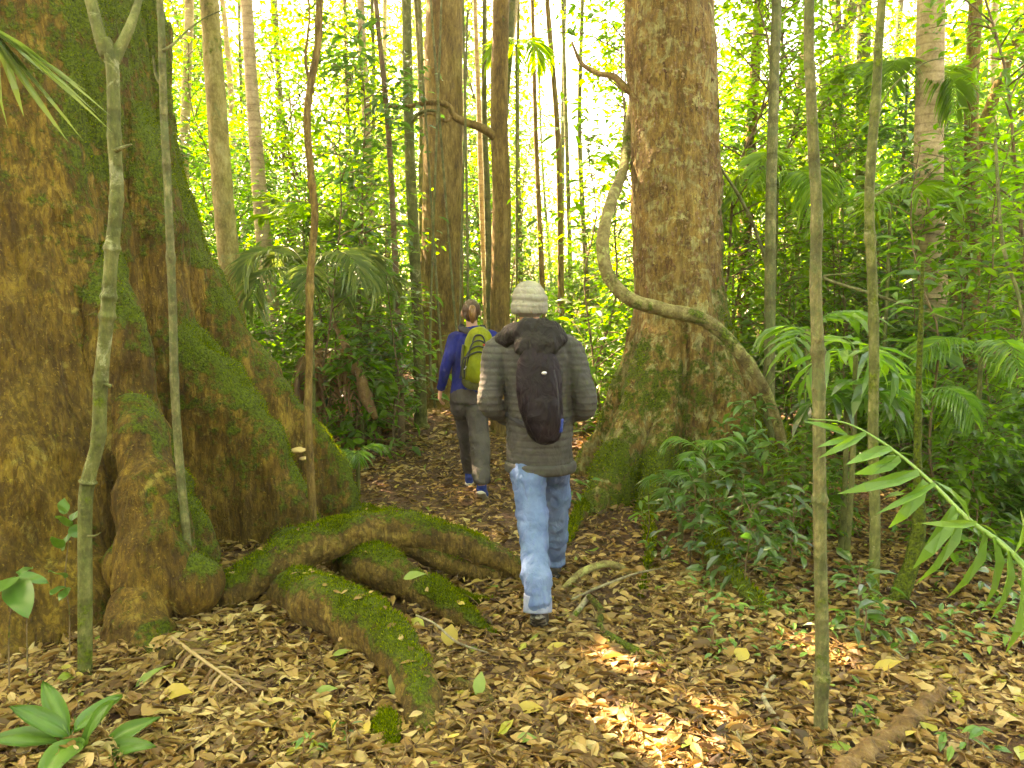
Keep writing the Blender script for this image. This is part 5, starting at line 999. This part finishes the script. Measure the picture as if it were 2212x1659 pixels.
fl_ = [tube([vec(-.376, 6.80, .835), vec(-.376, 6.80, .87), vec(-.370, 6.80, .98), vec(-.356, 6.80, 1.12), vec(-.340, 6.81, 1.26), vec(-.332, 6.82, 1.35), vec(-.33, 6.825, 1.40), vec(-.335, 6.83, 1.44)], [(.135, .105), (.150, .115), (.142, .108), (.145, .105), (.165, .105), (.150, .095), (.085, .07), (.060, .058)], seg=24, n=40, ref=FWD),
       tube([sL+[.06, 0, .005], sL, (sL+eL)/2, eL, (eL+wL)/2, wL], [.050, .058, .052, .047, .041, .036], seg=16, n=36), tube([sR-[.06, 0, -.005], sR, (sR+eR)/2, eR, (eR+wR)/2, wR], [.050, .058, .052, .047, .041, .036], seg=16, n=36)]
garment('fleece', fl_, .008, 'fleece_blue', Wn, .008, 10, 23)
ts = [tube([vec(-.372, 6.80, .93), vec(-.374, 6.80, .86), vec(-.375, 6.80, .80)], [(.135, .105), (.152, .122), (.145, .118)], seg=20, n=12, ref=FWD),
      tube([hL+[0, 0, .02], hL+[0, 0, -.1], (hL+kL)/2, kL, (kL+aL)/2, aL+[0, 0, .05], aL+[0, 0, .0]], [.09, .094, .082, .070, .064, .058, .052], seg=18, n=50), tube([hR+[0, 0, .02], hR+[.01, 0, -.1], (hR+kR)/2, kR, (kR+aR)/2+[0, .02, 0], aR+[0, .01, .08], aR+[0, .0, .035]], [.09, .098, .092, .080, .076, .070, .055], seg=18, n=50)]
garment('trousers', ts, .008, 'trousers', Wn, .010, 9, 27, bunch=[(.2, .08, .010), (.48, .08, .008), (.76, .06, .008)])
shoe(aR, (-.258, 6.43, .105+q0), (-.235, 6.63, .0+q0), Wn, 'shoe_blue', .044); shoe(aL, (-.388, 7.13, .005+q1), (-.385, 7.37, .035+q1), Wn, 'shoe_blue', .044)
hv, hf, hn = solid([ell(hc+[0, -.012, .024], (.079, .092, .092), 26, 16), ell(hc+[-.002, -.045, -.015], (.066, .055, .065), 20, 12)], .005, 2)
mk('hair', hv+hn*(.003*fbm(hv*np.array([60, 60, 8]), 4, 3))[:, None], hf, MATS['hair'], Wn)
pv2, pf2, pn2 = solid([tube([hc+[.01, -.085, .050], hc+[.014, -.118, .035], hc+[.016, -.128, -.02], hc+[.014, -.112, -.085]], [.018, .030, .032, .012], seg=14, n=20)], .004, 1); pt = mk('ponytail', pv2+pn2*(.004*fbm(pv2*np.array([90, 90, 8]), 6, 2))[:, None], pf2, MATS['hair_sunlit'], Wn); pt['label'] = 'ponytail with sunlight painted in as gold'
Wp = thing('backpack', 'lime green and black backpack worn by the woman in blue', 'backpack', (-.29, 6.62, .98))
def wc(x, y, z): return vec(-.27+x+(.04*(1.2-z)*-1 if 0 else 0), 6.60+y, z)
garment('sack', [tube([wc(-.02, 0, .965), wc(-.02, 0, .985), wc(-.015, -.005, 1.06), wc(-.005, -.01, 1.2), wc(.0, 0, 1.32), wc(.0, .02, 1.40), wc(.0, .04, 1.425)], [(.06, .05), (.112, .075), (.125, .088), (.128, .085), (.115, .078), (.085, .06), (.04, .03)], seg=24, n=40, ref=FWD)], .007, 'pack_lime', Wp, .006, 12, 31)
garment('front_pocket', [tube([wc(-.01, -.075, 1.0), wc(-.01, -.09, 1.06), wc(.0, -.09, 1.18), wc(.01, -.07, 1.26)], [(.06, .03), (.088, .035), (.085, .033), (.05, .02)], seg=18, n=24, ref=FWD)], .006, 'pack_lime', Wp, .004, 12, 33)
garment('base_panel', [tube([wc(-.02, .005, .945), wc(-.02, .0, .965), wc(-.018, .0, 1.01)], [(.07, .055), (.118, .082), (.131, .094)], seg=24, n=10, ref=FWD)], .007, 'pack_olive', Wp, .004, 12, 35)
for k in range(4):     # dark piping arcs
    zt = 1.385-.045*k; w_ = .060+.020*k; dy = -.062-.014*k
    V, Fs = tube([wc(-w_-.012*k, dy+.035, 1.03), wc(-w_-.008, dy-.005, 1.18), wc(-w_*.72, dy-.006, zt-.035), wc(0, dy-.012, zt), wc(w_*.72, dy-.006, zt-.035), wc(w_+.008, dy-.005, 1.18), wc(w_+.0, dy+.035, 1.03)], [.0065]*7, seg=8, n=50); mk('piping', V, Fs, MATS['strap'], Wp)
for k, sx in enumerate((-.128, .128)):
    V, Fs = tube([wc(sx, -.03, 1.02), wc(sx*1.06, -.01, 1.16), wc(sx, -.01, 1.30)], [(.016, .05), (.018, .055), (.012, .04)], seg=12, n=16, ref=FWD); mk('side_pocket', V, Fs, MATS['pack_olive'], Wp)
V, Fs = ell(wc(.055, -.104, 1.305), (.026, .004, .009), 14, 6); mk('badge', V+np.array([0, .01, 0]), Fs, MATS['badge'], Wp)
V, Fs = tube([wc(-.10, -.065, 1.13), wc(-.12, -.085, 1.105)], [.006, .005], seg=6, n=4); mk('buckle', V, Fs, MATS['buckle'], Wp)
for sx in (-1, 1):
    b_ = vec(-.335+sx*.085, 6.82, 1.435); V, Fs = tube([wc(sx*.045, .045, 1.385), b_+[0, -.08, -.01], b_, b_+[sx*.02, .10, -.08], b_+[sx*.045, .12, -.22], b_+[sx*.06, .04, -.34], wc(sx*.11, .02, 1.04)], [(.026, .008)]*7, seg=10, n=44, ref=FWD); mk('strap', V, Fs, MATS['strap'], Wp)
